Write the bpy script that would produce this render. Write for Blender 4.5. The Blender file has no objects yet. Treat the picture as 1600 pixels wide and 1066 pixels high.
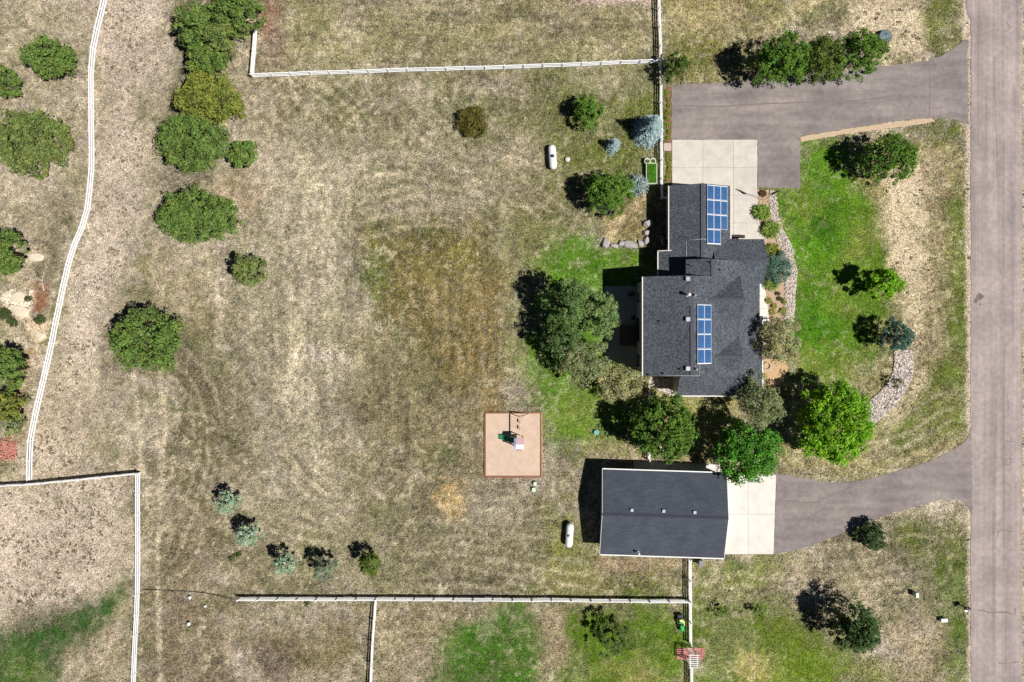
import bpy, bmesh, math, random
import numpy as np
from mathutils import Vector, Matrix

random.seed(7)
rng = np.random.default_rng(7)
sc = bpy.context.scene
COL = sc.collection
CAMH = 85.0
M_PER_PX = 0.08          # plan scale: one photograph pixel on the ground is 8 cm

# ------------------------------------------------------------------ camera, sky, sun, exposure
cam = bpy.data.cameras.new('camera')
cam.sensor_width = 36.0
cam.lens = 36.0 * CAMH / 128.0
cam.clip_start = 0.5
cam.clip_end = 4000
co = bpy.data.objects.new('camera', cam)
co.location = (0, 0, CAMH)
co.rotation_euler = (0, 0, 0)
COL.objects.link(co)
sc.camera = co

SUN = Vector((0.61, -0.25, 1.0)).normalized()
ELEV = math.asin(SUN.z)
world = bpy.data.worlds.new('World')
sc.world = world
world.use_nodes = True
wn = world.node_tree.nodes
sky = wn.new('ShaderNodeTexSky')
sky.sky_type = 'NISHITA'
sky.sun_disc = False
sky.sun_elevation = ELEV
sky.altitude = 3000.0          # high plains air: thin and clear
sky.air_density = 0.45
sky.dust_density = 0.1
sky.sun_rotation = math.atan2(SUN.x, SUN.y)
bg = wn['Background']
bg.inputs['Strength'].default_value = 0.05
world.node_tree.links.new(sky.outputs[0], bg.inputs['Color'])

sl = bpy.data.lights.new('sun', 'SUN')
sl.energy = 5.0
sl.angle = math.radians(0.53)
sl.color = (1.0, 0.975, 0.94)
so = bpy.data.objects.new('sun', sl)
so.rotation_euler = SUN.to_track_quat('Z', 'Y').to_euler()
so.location = (60, -20, 120)
COL.objects.link(so)

sc.view_settings.view_transform = 'Standard'
sc.view_settings.look = 'None'
sc.view_settings.gamma = 1.0
sc.view_settings.exposure = 0.12
sc.view_settings.use_curve_mapping = False

# ------------------------------------------------------------------ helpers
def W(px, py, h=0.0):
    """plan position of a point seen at photograph pixel (px,py) that stands h metres above ground"""
    k = M_PER_PX * (1 - h / CAMH)
    return ((px - 800) * k, (533 - py) * k)

def lin(c):
    c = c / 255.0
    return c / 12.92 if c <= 0.04045 else ((c + 0.055) / 1.055) ** 2.4

ALB = 1 / 1.38           # photo brightness of a sunlit level surface -> its own reflectance
def A(r, g, b):
    return (lin(r) * ALB, lin(g) * ALB, lin(b) * ALB)

_mats = {}
def nodes_of(name):
    m = bpy.data.materials.new(name)
    m.use_nodes = True
    nt = m.node_tree
    return m, nt, nt.nodes, nt.links, nt.nodes['Principled BSDF']

def mat(name, col, rough=0.75, var=0.14, scale=4.0, bump=0.0, metal=0.0, spec=0.3, fine=None, stretch=(1, 1, 1), objvar=0.0, coat=0.0):
    if name in _mats:
        return _mats[name]
    m, nt, N, L, P = nodes_of(name)
    tc = N.new('ShaderNodeTexCoord')
    mp = N.new('ShaderNodeMapping')
    mp.inputs['Scale'].default_value = stretch
    L.new(tc.outputs['Object'], mp.inputs[0])
    n1 = N.new('ShaderNodeTexNoise')
    n1.inputs['Scale'].default_value = scale
    n1.inputs['Detail'].default_value = 6
    n1.inputs['Roughness'].default_value = 0.65
    L.new(mp.outputs[0], n1.inputs['Vector'])
    r = N.new('ShaderNodeMapRange')
    r.inputs['From Min'].default_value = 0.28
    r.inputs['From Max'].default_value = 0.72
    r.inputs['To Min'].default_value = 1 - var
    r.inputs['To Max'].default_value = 1 + var
    L.new(n1.outputs['Fac'], r.inputs['Value'])
    fac = r.outputs[0]
    if fine:
        n2 = N.new('ShaderNodeTexNoise')
        n2.inputs['Scale'].default_value = fine[0]
        n2.inputs['Detail'].default_value = 3
        L.new(tc.outputs['Object'], n2.inputs['Vector'])
        r2 = N.new('ShaderNodeMapRange')
        r2.inputs['From Min'].default_value = 0.3
        r2.inputs['From Max'].default_value = 0.7
        r2.inputs['To Min'].default_value = 1 - fine[1]
        r2.inputs['To Max'].default_value = 1 + fine[1]
        L.new(n2.outputs['Fac'], r2.inputs['Value'])
        mm = N.new('ShaderNodeMath'); mm.operation = 'MULTIPLY'
        L.new(fac, mm.inputs[0]); L.new(r2.outputs[0], mm.inputs[1])
        fac = mm.outputs[0]
    if objvar:
        oi = N.new('ShaderNodeObjectInfo')
        r3 = N.new('ShaderNodeMapRange')
        r3.inputs['To Min'].default_value = 1 - objvar
        r3.inputs['To Max'].default_value = 1 + objvar
        L.new(oi.outputs['Random'], r3.inputs['Value'])
        mm = N.new('ShaderNodeMath'); mm.operation = 'MULTIPLY'
        L.new(fac, mm.inputs[0]); L.new(r3.outputs[0], mm.inputs[1])
        fac = mm.outputs[0]
    vm = N.new('ShaderNodeVectorMath'); vm.operation = 'SCALE'
    vm.inputs[0].default_value = col[:3]
    L.new(fac, vm.inputs['Scale'])
    L.new(vm.outputs[0], P.inputs['Base Color'])
    P.inputs['Roughness'].default_value = rough
    P.inputs['Metallic'].default_value = metal
    P.inputs['Specular IOR Level'].default_value = spec
    if coat:
        P.inputs['Coat Weight'].default_value = coat
    if bump:
        b = N.new('ShaderNodeBump')
        b.inputs['Strength'].default_value = bump
        b.inputs['Distance'].default_value = 0.05
        L.new(n1.outputs['Fac'], b.inputs['Height'])
        L.new(b.outputs[0], P.inputs['Normal'])
    _mats[name] = m
    return m

def attr_mat(name, rough=0.7, spec=0.2, trans=0.0):
    m, nt, N, L, P = nodes_of(name)
    a = N.new('ShaderNodeAttribute'); a.attribute_name = 'Col'
    L.new(a.outputs['Color'], P.inputs['Base Color'])
    P.inputs['Roughness'].default_value = rough
    P.inputs['Specular IOR Level'].default_value = spec
    if trans:
        t = N.new('ShaderNodeBsdfTranslucent')
        L.new(a.outputs['Color'], t.inputs['Color'])
        mx = N.new('ShaderNodeMixShader')
        mx.inputs[0].default_value = trans
        L.new(P.outputs[0], mx.inputs[1]); L.new(t.outputs[0], mx.inputs[2])
        L.new(mx.outputs[0], N['Material Output'].inputs['Surface'])
    _mats[name] = m
    return m

def tag(o, label=None, cat=None, group=None, kind=None):
    if label: o['label'] = label
    if cat: o['category'] = cat
    if group: o['group'] = group
    if kind: o['kind'] = kind
    return o

def thing(name, label, cat, loc=(0, 0, 0), rz=0.0, group=None):
    o = bpy.data.objects.new(name, None)
    o.empty_display_size = 0.2
    COL.objects.link(o)
    o.location = loc
    o.rotation_euler = (0, 0, rz)
    return tag(o, label, cat, group)

class MB:
    def __init__(s):
        s.v = []; s.f = []
    def add(s, vs, fs):
        n = len(s.v)
        s.v += [tuple(p) for p in vs]
        s.f += [tuple(n + i for i in f) for f in fs]
        return s
    def box(s, c, d, rz=0.0, tilt=None):
        hx, hy, hz = d[0] / 2, d[1] / 2, d[2] / 2
        vs = [Vector((x, y, z)) for z in (-hz, hz) for x, y in ((-hx, -hy), (hx, -hy), (hx, hy), (-hx, hy))]
        if tilt is not None:
            vs = [tilt @ v for v in vs]
        if rz:
            R = Matrix.Rotation(rz, 3, 'Z'); vs = [R @ v for v in vs]
        c = Vector(c)
        return s.add([v + c for v in vs], [(3, 2, 1, 0), (4, 5, 6, 7), (0, 1, 5, 4), (1, 2, 6, 5), (2, 3, 7, 6), (3, 0, 4, 7)])
    def prism(s, poly, z0, z1):
        a = sum(poly[i][0] * poly[(i + 1) % len(poly)][1] - poly[(i + 1) % len(poly)][0] * poly[i][1] for i in range(len(poly)))
        if a < 0: poly = poly[::-1]
        n = len(poly)
        vs = [(p[0], p[1], z0) for p in poly] + [(p[0], p[1], z1) for p in poly]
        fs = [tuple(range(n - 1, -1, -1)), tuple(range(n, 2 * n))] + [(i, (i + 1) % n, n + (i + 1) % n, n + i) for i in range(n)]
        return s.add(vs, fs)
    def tube(s, pts, rads, n=8, cap=True):
        pts = [Vector(p) for p in pts]
        rings = []
        base = len(s.v)
        for i, p in enumerate(pts):
            d = (pts[min(i + 1, len(pts) - 1)] - pts[max(i - 1, 0)]).normalized()
            u = d.orthogonal().normalized(); w = d.cross(u)
            for k in range(n):
                a = 2 * math.pi * k / n
                s.v.append(tuple(p + (u * math.cos(a) + w * math.sin(a)) * rads[i]))
        for i in range(len(pts) - 1):
            for k in range(n):
                a = base + i * n + k; b = base + i * n + (k + 1) % n
                s.f.append((a, b, b + n, a + n))
        if cap:
            s.f.append(tuple(base + k for k in range(n - 1, -1, -1)))
            e = base + (len(pts) - 1) * n
            s.f.append(tuple(e + k for k in range(n)))
        return s
    def lathe(s, prof, n=20, c=(0, 0, 0), axis='Z'):
        base = len(s.v)
        for r, z in prof:
            for k in range(n):
                a = 2 * math.pi * k / n
                x, y = r * math.cos(a), r * math.sin(a)
                p = (x, y, z) if axis == 'Z' else ((x, z, y) if axis == 'Y' else (z, x, y))
                s.v.append((p[0] + c[0], p[1] + c[1], p[2] + c[2]))
        for i in range(len(prof) - 1):
            for k in range(n):
                a = base + i * n + k; b = base + i * n + (k + 1) % n
                s.f.append((a, b, b + n, a + n))
        s.f.append(tuple(base + k for k in range(n - 1, -1, -1)))
        e = base + (len(prof) - 1) * n
        s.f.append(tuple(e + k for k in range(n)))
        return s
    def shell(s, verts, faces, t):
        """roof planes given as top faces, thickened downwards by t"""
        n = len(verts)
        vs = list(verts) + [(x, y, z - t) for x, y, z in verts]
        fs = [tuple(f) for f in faces] + [tuple(n + i for i in reversed(f)) for f in faces]
        ed = {}
        for f in faces:
            for i in range(len(f)):
                ed[(f[i], f[(i + 1) % len(f)])] = 1
        for (a, b) in ed:
            if (b, a) not in ed:
                fs.append((b, a, n + a, n + b))
        return s.add(vs, fs)
    def mesh(s, name, m=None, smooth=False, bevel=0.0):
        me = bpy.data.meshes.new(name)
        me.from_pydata(s.v, [], s.f)
        bm = bmesh.new(); bm.from_mesh(me)
        bmesh.ops.recalc_face_normals(bm, faces=bm.faces)
        if bevel:
            bmesh.ops.bevel(bm, geom=list(bm.edges), offset=bevel, segments=1, affect='EDGES', clamp_overlap=True)
        bm.to_mesh(me); bm.free()
        if smooth:
            me.polygons.foreach_set('use_smooth', [True] * len(me.polygons))
        if m: me.materials.append(m)
        me.update()
        return me
    def build(s, name, m, parent=None, smooth=False, bevel=0.0, loc=None, rz=0.0):
        o = bpy.data.objects.new(name, s.mesh(name, m, smooth, bevel))
        COL.objects.link(o)
        if parent: o.parent = parent
        if loc: o.location = loc
        if rz: o.rotation_euler = (0, 0, rz)
        return o

def place(me, name, parent=None, loc=(0, 0, 0), rot=(0, 0, 0), scale=(1, 1, 1)):
    o = bpy.data.objects.new(name, me)
    COL.objects.link(o)
    o.parent = parent
    o.location = loc; o.rotation_euler = rot; o.scale = scale
    return o

def np_mesh(name, V, F, m, col=None, smooth=False):
    """V (n,3), F (k,3|4)"""
    me = bpy.data.meshes.new(name)
    nf, w = F.shape
    me.vertices.add(len(V)); me.vertices.foreach_set('co', np.asarray(V, np.float32).ravel())
    me.loops.add(nf * w); me.loops.foreach_set('vertex_index', F.astype(np.int32).ravel())
    me.polygons.add(nf)
    me.polygons.foreach_set('loop_start', np.arange(0, nf * w, w, dtype=np.int32))
    me.polygons.foreach_set('loop_total', np.full(nf, w, dtype=np.int32))
    if smooth: me.polygons.foreach_set('use_smooth', np.ones(nf, dtype=bool))
    me.update(calc_edges=True)
    if col is not None:
        a = me.color_attributes.new('Col', 'FLOAT_COLOR', 'POINT')
        c4 = np.ones((len(V), 4), np.float32); c4[:, :col.shape[1]] = col
        a.data.foreach_set('color', c4.ravel())
    me.materials.append(m)
    return me

def link(name, me, parent=None, loc=(0, 0, 0)):
    return place(me, name, parent, loc)

# ---- noise on arrays
_tab = rng.random((256, 256))
def vnoise(x, y, s, seed=0):
    x = x / s + seed * 17.31; y = y / s + seed * 9.77
    xi = np.floor(x).astype(int); yi = np.floor(y).astype(int)
    fx = x - xi; fy = y - yi
    fx = fx * fx * (3 - 2 * fx); fy = fy * fy * (3 - 2 * fy)
    g = lambda i, j: _tab[(xi + i + seed * 31) % 256, (yi + j + seed * 57) % 256]
    return (g(0, 0) * (1 - fx) + g(1, 0) * fx) * (1 - fy) + (g(0, 1) * (1 - fx) + g(1, 1) * fx) * fy
def fbm(x, y, s, seed=0, oct=4, gain=0.55):
    t = 0; a = 1; n = 0
    for o in range(oct):
        t = t + a * vnoise(x, y, s / 2 ** o, seed + o * 3); n += a; a *= gain
    return t / n            # ~0..1
def sstep(a, b, x):
    t = np.clip((x - a) / (b - a), 0, 1)
    return t * t * (3 - 2 * t)
def poly_sd(x, y, poly):
    """signed distance, positive inside"""
    d = np.full(x.shape, 1e9); ins = np.zeros(x.shape, bool)
    n = len(poly)
    for i in range(n):
        ax, ay = poly[i]; bx, by = poly[(i + 1) % n]
        ex, ey = bx - ax, by - ay
        t = np.clip(((x - ax) * ex + (y - ay) * ey) / (ex * ex + ey * ey + 1e-12), 0, 1)
        d = np.minimum(d, (x - ax - t * ex) ** 2 + (y - ay - t * ey) ** 2)
        c = ((ay > y) != (by > y)) & (x < ex * (y - ay) / (by - ay + 1e-12) + ax)
        ins ^= c
    d = np.sqrt(d)
    return np.where(ins, d, -d)
def PW(pts, h=0.0):
    return [W(px, py, h) for px, py in pts]

# ------------------------------------------------------------------ paved outlines (photograph plan pixels)
NDRIVE = [(1049, 133), (1120, 130), (1180, 125), (1260, 117), (1380, 104), (1440, 97), (1468, 89), (1492, 75), (1506, 62), (1512, 62), (1513, 195),
          (1506, 192), (1490, 186), (1460, 184), (1430, 186), (1330, 200), (1250, 213), (1250, 294), (1183.5, 294), (1183.5, 218), (1049, 218)]
SDRIVE = [(1213, 741), (1235, 742), (1262, 748), (1290, 753), (1320, 754), (1350, 750), (1390, 740), (1440, 725), (1480, 709), (1500, 697), (1512, 684), (1518, 668),
          (1519, 806), (1513, 792), (1504, 783), (1490, 779), (1470, 781), (1430, 791), (1390, 803), (1340, 822), (1290, 845), (1240, 862), (1209, 866)]
APRON = [(1050, 218.5), (1183, 218.5), (1183, 300), (1186, 345), (1194, 376), (1194, 392), (1050, 392)]
PAD = [(1128, 741), (1212.5, 741), (1208.5, 866), (1125, 866)]
NWALK = [(990, 721), (1128, 726), (1128, 760), (990, 760)]
PATIO = [(944, 447), (1012, 447), (1012, 582), (988, 576), (958, 563), (944, 563)]
FWALK = [(1176, 443), (1194, 443), (1199, 478), (1202, 502), (1176, 502)]
FBED = [(1183.6, 296), (1203, 296.5), (1208, 325), (1216, 360), (1233, 392), (1241, 422), (1238, 455), (1237, 480), (1239, 503), (1202.5, 503), (1199, 478), (1194.5, 443), (1190, 442), (1190, 380), (1194.5, 376), (1186.5, 345)]
SBED = [(1188, 561), (1205, 561), (1226, 563), (1232, 575), (1222, 600), (1188, 606)]
ROCKBED = [(1396, 549), (1408, 544), (1423, 546), (1428, 562), (1426, 588), (1413, 616), (1392, 640), (1368, 662), (1356, 668), (1350, 655), (1351, 634), (1364, 620), (1380, 606), (1392, 588), (1397, 568)]
SROCK = [(1018, 590), (1060, 590), (1060, 619), (1042, 618), (1022, 605)]
GRAVEL = [(1250.5, 214), (1330, 200.8), (1430, 186.8), (1456, 184.8), (1462, 190), (1440, 194), (1400, 199), (1340, 207), (1290, 215), (1251, 222)]
MULCH = [(1041, 136), (1048.5, 136), (1048.5, 284), (1042, 284)]
SAND = [(758, 645), (846, 645), (845.5, 745), (757, 745)]
HOUSEFP = [(1000, 440), (1180, 440), (1180, 610), (1055, 610), (1055, 582), (1000, 582)]
GARFP = [(943, 733), (1128, 739), (1124, 863), (941, 857)]
ROADX0, ROADX1 = W(1517, 0)[0], W(1597, 0)[0]

def smooth_poly(pts, it=1, keep=40):
    for _ in range(it):
        out = []
        n = len(pts)
        for i in range(n):
            a = pts[i]; b = pts[(i + 1) % n]; z = pts[i - 1]
            la = math.dist(a, b); lz = math.dist(a, z)
            v1 = (a[0] - z[0], a[1] - z[1]); v2 = (b[0] - a[0], b[1] - a[1])
            ca = (v1[0] * v2[0] + v1[1] * v2[1]) / max(1e-6, la * lz)
            if ca > 0.6:
                out.append((a[0] * .75 + z[0] * .25, a[1] * .75 + z[1] * .25))
                out.append((a[0] * .75 + b[0] * .25, a[1] * .75 + b[1] * .25))
            else:
                out.append(a)
        pts = out
    return pts
NDRIVE_S = smooth_poly(NDRIVE); SDRIVE_S = smooth_poly(SDRIVE); ROCKBED_S = smooth_poly(ROCKBED); FBED_S = smooth_poly(FBED)

# ------------------------------------------------------------------ ground: one sheet, colours and relief from fields
def axis(lo, hi, st, far):
    a = list(np.arange(lo, hi + 1e-6, st))
    d = st; x = hi
    while x < far:
        d *= 1.35; x += d; a.append(x)
    d = st; x = lo; b = []
    while x > -far:
        d *= 1.35; x -= d; b.append(x)
    return np.array(b[::-1] + a)
gx = axis(-71, 71, 0.18, 900); gy = axis(-49, 49, 0.18, 900)
X, Y = np.meshgrid(gx, gy)
PXg = X / M_PER_PX + 800; PYg = 533 - Y / M_PER_PX

def field_cols(X, Y):
    """reflectance of the bare ground and its grass cover"""
    px = X / M_PER_PX + 800; py = 533 - Y / M_PER_PX
    n_big = fbm(X, Y, 14, 1); n_mid = fbm(X, Y, 4.5, 2); n_sm = fbm(X, Y, 1.2, 5, 3); n_x = fbm(X, Y, 2.2, 11, 4); n_w = fbm(X, Y, 7, 21, 4)
    col = np.zeros(X.shape + (3,)); dens = np.full(X.shape, 0.8); green = np.zeros(X.shape)
    col[:] = A(160, 148, 121)
    DITH = vnoise(X, Y, .7, 77) * .5 + vnoise(X, Y, .33, 79) * .5
    def mix(c, m):
        nonlocal col
        col = col * (1 - m[..., None]) + np.array(c) * m[..., None]
    def blob(poly, c, soft=3.0, wob=5.0, k=1.0, tex=0.0, d=None, g=None, seed=3, ts=3.0):
        """poly in plan pixels, soft and wob in metres"""
        nonlocal dens, green
        w = PW(poly); pad = soft * 2 + wob + 1.5
        i0, i1 = np.searchsorted(gx, (min(p[0] for p in w) - pad, max(p[0] for p in w) + pad))
        j0, j1 = np.searchsorted(gy, (min(p[1] for p in w) - pad, max(p[1] for p in w) + pad))
        sl = (slice(max(0, j0 - 1), j1 + 1), slice(max(0, i0 - 1), i1 + 1))
        xs, ys = X[sl], Y[sl]
        sd = poly_sd(xs, ys, w)
        sd = sd + (fbm(xs, ys, max(1.5, wob * 1.2), seed, 4) - 0.5) * 2 * wob + (DITH[sl] - .5) * min(2.6, soft * 1.9)
        m = sstep(-soft, soft, sd) * k
        if tex:
            m = m * (1 - tex + tex * sstep(0.36, 0.62, fbm(xs, ys, ts, seed + 7, 4)))
        col[sl] = col[sl] * (1 - m[..., None]) + np.array(c) * m[..., None]
        if d is not None: dens[sl] = dens[sl] * (1 - m) + d * m
        if g is not None: green[sl] = green[sl] * (1 - m) + g * m
    def ell(cx, cy, rx, ry=None, n=14):
        ry = ry or rx
        return [(cx + rx * math.cos(2 * math.pi * i / n), cy + ry * math.sin(2 * math.pi * i / n)) for i in range(n)]
    def rect(a, b, c, d): return [(a, b), (c, b), (c, d), (a, d)]
    # broad mottling of dry pasture
    mix(A(126, 119, 88), sstep(0.45, 0.59, n_big) * 0.85)
    mix(A(188, 173, 150), sstep(0.49, 0.63, n_w) * 0.8)
    mix(A(112, 112, 70), sstep(0.48, 0.62, n_mid) * 0.7)
    mix(A(178, 163, 152), sstep(0.54, 0.68, n_x) * 0.55)
    mix(A(104, 96, 74), sstep(0.58, 0.7, fbm(X, Y, 9, 95, 5)) * 0.65)
    blob([(470, 118), (1035, 100), (1035, 330), (800, 345), (560, 330), (470, 260)], A(128, 123, 88), 6, 5, .6, .35, seed=101)
    blob([(380, 800), (900, 790), (930, 930), (380, 930)], A(140, 133, 98), 5, 4, .6, .3, seed=102)
    blob([(230, 400), (340, 400), (350, 520), (240, 520)], A(150, 134, 100), 4, 4, .6, .3, seed=103)
    blob([(590, 650), (750, 660), (740, 760), (560, 750)], A(150, 137, 108), 4, 4, .6, .4, seed=104)
    # grazed and trodden ground in the west
    blob([(120, -60), (260, -60), (275, 40), (240, 130), (235, 200), (215, 300), (190, 420), (150, 540), (110, 640), (90, 735), (60, 735), (80, 600), (115, 450), (145, 330), (150, 100)], A(198, 179, 160), 3, 3, .95, .1, d=.2)
    blob([(60, 560), (170, 560), (190, 640), (150, 720), (60, 740)], A(186, 168, 143), 3, 3, .8, .35, d=.35, seed=4)
    blob([(-60, -60), (135, -60), (135, 330), (60, 400), (-60, 420)], A(177, 161, 136), 4, 4, .6, .35, d=.6, seed=5)
    blob([(-60, 770), (205, 752), (205, 890), (120, 950), (-60, 975)], A(200, 181, 161), 3, 3, .95, .22, d=.25, seed=6)
    blob([(100, 980), (205, 925), (205, 1080), (100, 1080)], A(190, 171, 142), 2, 3, .7, .3, d=.4, seed=8)
    blob([(222, 760), (340, 740), (360, 930), (225, 930)], A(118, 104, 76), 4, 4, .85, .3, seed=9)
    blob([(225, 930), (370, 945), (380, 1100), (215, 1100)], A(126, 110, 88), 3, 3, .9, .25, seed=10)
    blob(rect(385, 950, 575, 1100), A(162, 146, 126), 2, 3, .7, .3, seed=11)
    blob(ell(480, 1010, 60, 28), A(108, 98, 50), 2, 3, .85, .3, seed=12)
    blob(ell(430, 1030, 40, 30), A(118, 102, 86), 2, 3, .85, .2, seed=13)
    blob(rect(440, -40, 1020, 108), A(146, 137, 96), 3, 3, .75, .35, seed=14)
    blob(rect(402, -40, 446, 112), A(133, 112, 92), 1.2, 1, .8, .2, seed=15)
    blob(ell(415, 30, 14, 26), A(158, 112, 84), 1.0, 1, .7, .2, seed=16)
    blob(rect(895, -30, 1022, 8), A(201, 178, 160), .5, .4, .95, 0, d=.1, seed=17)
    blob(rect(380, 120, 480, 260), A(138, 124, 96), 4, 4, .5, .4, seed=18)
    blob(ell(375, 290, 40, 35), A(178, 146, 108), 2, 2, .6, .3, seed=44)
    blob(rect(280, 590, 380, 720), A(112, 102, 72), 4, 4, .7, .4, seed=19)
    # the pale field and the brown, once watered plot in it
    blob([(380, 200), (560, 240), (570, 640), (520, 800), (380, 700), (360, 450)], A(184, 171, 148), 6, 5, .6, .3, seed=20)
    blob([(565, 350), (640, 335), (760, 350), (785, 420), (790, 560), (770, 645), (700, 620), (600, 480), (570, 440)], A(112, 101, 54), 2.5, 2.4, .97, .15, seed=21)
    blob([(560, 520), (700, 600), (760, 640), (750, 720), (640, 740), (560, 640)], A(130, 118, 84), 4, 4, .75, .45, seed=22)
    blob(rect(740, 440, 785, 640), A(144, 122, 70), 1.8, 2, .8, .35, seed=23)
    blob(ell(720, 390, 26, 22), A(150, 140, 70), 1.5, 2, .6, .4, seed=24)
    blob(ell(590, 430, 20, 40), A(84, 98, 40), 2, 2, .85, .3, seed=25)
    blob(ell(690, 715, 22, 16), A(76, 86, 36), 2, 1.5, .85, .3, seed=26)
    blob(ell(640, 355, 50, 14), A(88, 96, 44), 1.5, 1.5, .85, .4, seed=27)
    blob(ell(575, 375, 12, 10), A(176, 158, 84), 1, 1, .4, .4, seed=28)
    blob(ell(705, 780, 29, 30), A(206, 174, 116), .8, 1.0, .85, .35, d=.9, seed=29, ts=1.2)
    blob(ell(765, 790, 32, 25), A(172, 160, 142), 2, 2, .7, .3, seed=30)
    blob(ell(801, 610, 19, 20), A(164, 150, 136), .6, .6, .9, .1, d=.15, seed=31)
    blob(ell(630, 325, 40, 16), A(192, 174, 156), 1.5, 2, .6, .4, seed=32)
    blob(ell(840, 240, 42, 30), A(196, 178, 148), 2, 2, .6, .4, seed=33)
    # yard grass around the house
    blob([(880, 110), (1035, 110), (1035, 290), (900, 300), (850, 350), (840, 200)], A(100, 110, 40), 4, 4, .88, .3, g=.55, seed=34)
    blob([(795, 330), (870, 330), (860, 460), (830, 600), (800, 600), (790, 450)], A(122, 122, 66), 3, 3, .75, .45, g=.4, seed=35)
    blob([(868, 378), (910, 360), (945, 386), (1010, 388), (1010, 600), (1014, 640), (960, 690), (890, 700), (845, 670), (832, 600), (818, 560), (826, 470), (845, 420)], A(92, 132, 32), 2.6, 2.4, .96, .2, d=.9, g=.9, seed=36)
    blob(ell(905, 420, 48, 26), A(74, 114, 22), 2, 2, .7, .3, g=1, seed=37)
    blob(ell(905, 640, 50, 30), A(126, 140, 58), 2, 2, .6, .4, seed=38)
    blob([(940, 300), (1018, 310), (1018, 376), (945, 376)], A(150, 132, 84), 1, 1.4, .8, .3, seed=39)
    blob([(945, 372), (956, 348), (1015, 296), (1020, 304), (966, 352), (956, 378)], A(208, 184, 142), .5, .5, .8, .2, d=.2, seed=40)
    blob([(1018, 600), (1150, 618), (1150, 735), (1000, 722), (905, 715), (900, 690), (1000, 690)], A(160, 148, 90), 1.6, 2, .8, .35, g=.3, seed=41)
    blob(ell(1100, 640, 45, 14), A(124, 140, 52), 1.5, 1.5, .7, .4, g=.6, seed=42)
    blob([(850, 780), (935, 850), (940, 925), (840, 925)], A(124, 128, 58), 2, 3, .8, .35, g=.5, seed=43)
    blob(rect(940, 872, 1070, 890), A(196, 166, 128), 1, 1, .7, .3, d=.3, seed=45)
    blob(rect(850, 895, 1075, 930), A(134, 130, 72), 1.5, 2, .7, .4, g=.3, seed=46)
    # south paddocks
    blob(rect(592, 945, 1078, 1100), A(150, 134, 104), 1, 2, .6, .2, seed=47)
    blob([(700, 985), (760, 955), (835, 950), (852, 1000), (845, 1110), (660, 1110)], A(70, 110, 30), 2.0, 2.8, .96, .3, d=.9, g=1, seed=48, ts=1.6)
    blob([(880, 950), (1078, 945), (1078, 1110), (870, 1110)], A(92, 122, 26), 2.4, 3, .95, .3, g=.9, seed=49)
    blob(rect(850, 950, 880, 1040), A(172, 152, 124), 1, 1.2, .8, .2, seed=50)
    blob(ell(985, 1050, 45, 25), A(176, 164, 100), 1.5, 2, .7, .5, seed=51)
    blob([(1085, 935), (1200, 940), (1300, 1000), (1330, 1066), (1300, 1110), (1085, 1110)], A(98, 122, 30), 2, 3, .9, .3, g=.8, seed=52)
    blob(ell(1265, 1030, 50, 32), A(98, 130, 18), 1.5, 2, .85, .2, g=.95, seed=53)
    blob(ell(1180, 1045, 28, 28), A(186, 172, 108), 1.5, 2, .7, .4, seed=54)
    blob(ell(1360, 1050, 22, 24), A(186, 166, 120), 1.5, 2, .7, .4, seed=55)
    blob([(1085, 880), (1210, 868), (1250, 880), (1120, 935), (1085, 935)], A(130, 136, 66), 1.5, 2, .8, .35, g=.5, seed=56)
    blob([(1135, 872), (1205, 870), (1220, 885), (1150, 905)], A(96, 122, 42), 1, 1.5, .8, .3, g=.8, seed=57)
    blob([(1180, 880), (1360, 850), (1420, 920), (1250, 940)], A(172, 160, 122), 3, 3, .7, .3, seed=58)
    blob([(1380, 810), (1512, 790), (1515, 900), (1430, 900)], A(100, 114, 42), 2, 3, .85, .35, g=.7, seed=59)
    blob([(1470, 900), (1516, 890), (1516, 1110), (1470, 1110)], A(92, 116, 40), 1.5, 2, .85, .35, g=.8, seed=109)
    blob([(1200, 960), (1290, 950), (1400, 1040), (1380, 1110), (1220, 1110)], A(110, 124, 44), 2, 3, .7, .4, g=.7, seed=110)
    blob([(1400, 960), (1470, 980), (1470, 1110), (1390, 1110)], A(170, 150, 116), 2, 2, .7, .4, seed=60)
    # lush runnel in the south west corner
    blob([(208, 903), (150, 940), (95, 965), (40, 985), (-40, 990), (-40, 1110), (82, 1110), (92, 1015), (135, 1005), (178, 958)], A(52, 92, 34), 1.5, 1.4, .94, .3, d=.9, g=1, seed=61, ts=1.4)
    blob(ell(20, 1050, 50, 25), A(98, 116, 50), 1.5, 2, .7, .5, g=.7, seed=62)
    # front yard
    blob([(1205, 290), (1250, 292), (1250, 222), (1320, 212), (1450, 210), (1515, 230), (1515, 690), (1430, 730), (1240, 745), (1212, 720), (1240, 600), (1243, 500), (1240, 430), (1215, 350)], A(146, 140, 84), 2, 2, .85, .3, seed=63)
    blob([(1203, 292), (1251, 292), (1251, 222), (1312, 216), (1345, 290), (1376, 340), (1392, 410), (1378, 450), (1384, 500), (1356, 560), (1300, 600), (1240, 590), (1241, 500), (1243, 430), (1228, 380), (1208, 330)], A(86, 132, 24), 2.0, 1.8, .98, .1, d=.9, g=1, seed=64)
    blob(ell(1285, 345, 30, 40), A(58, 106, 14), 2, 2, .8, .3, g=1, seed=65)
    blob(ell(1270, 520, 26, 60), A(70, 124, 18), 2, 2, .8, .3, g=1, seed=66)
    blob([(1320, 300), (1385, 330), (1390, 480), (1350, 580), (1310, 580), (1350, 450)], A(112, 132, 46), 2, 2, .5, .5, g=.8, seed=67)
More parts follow.
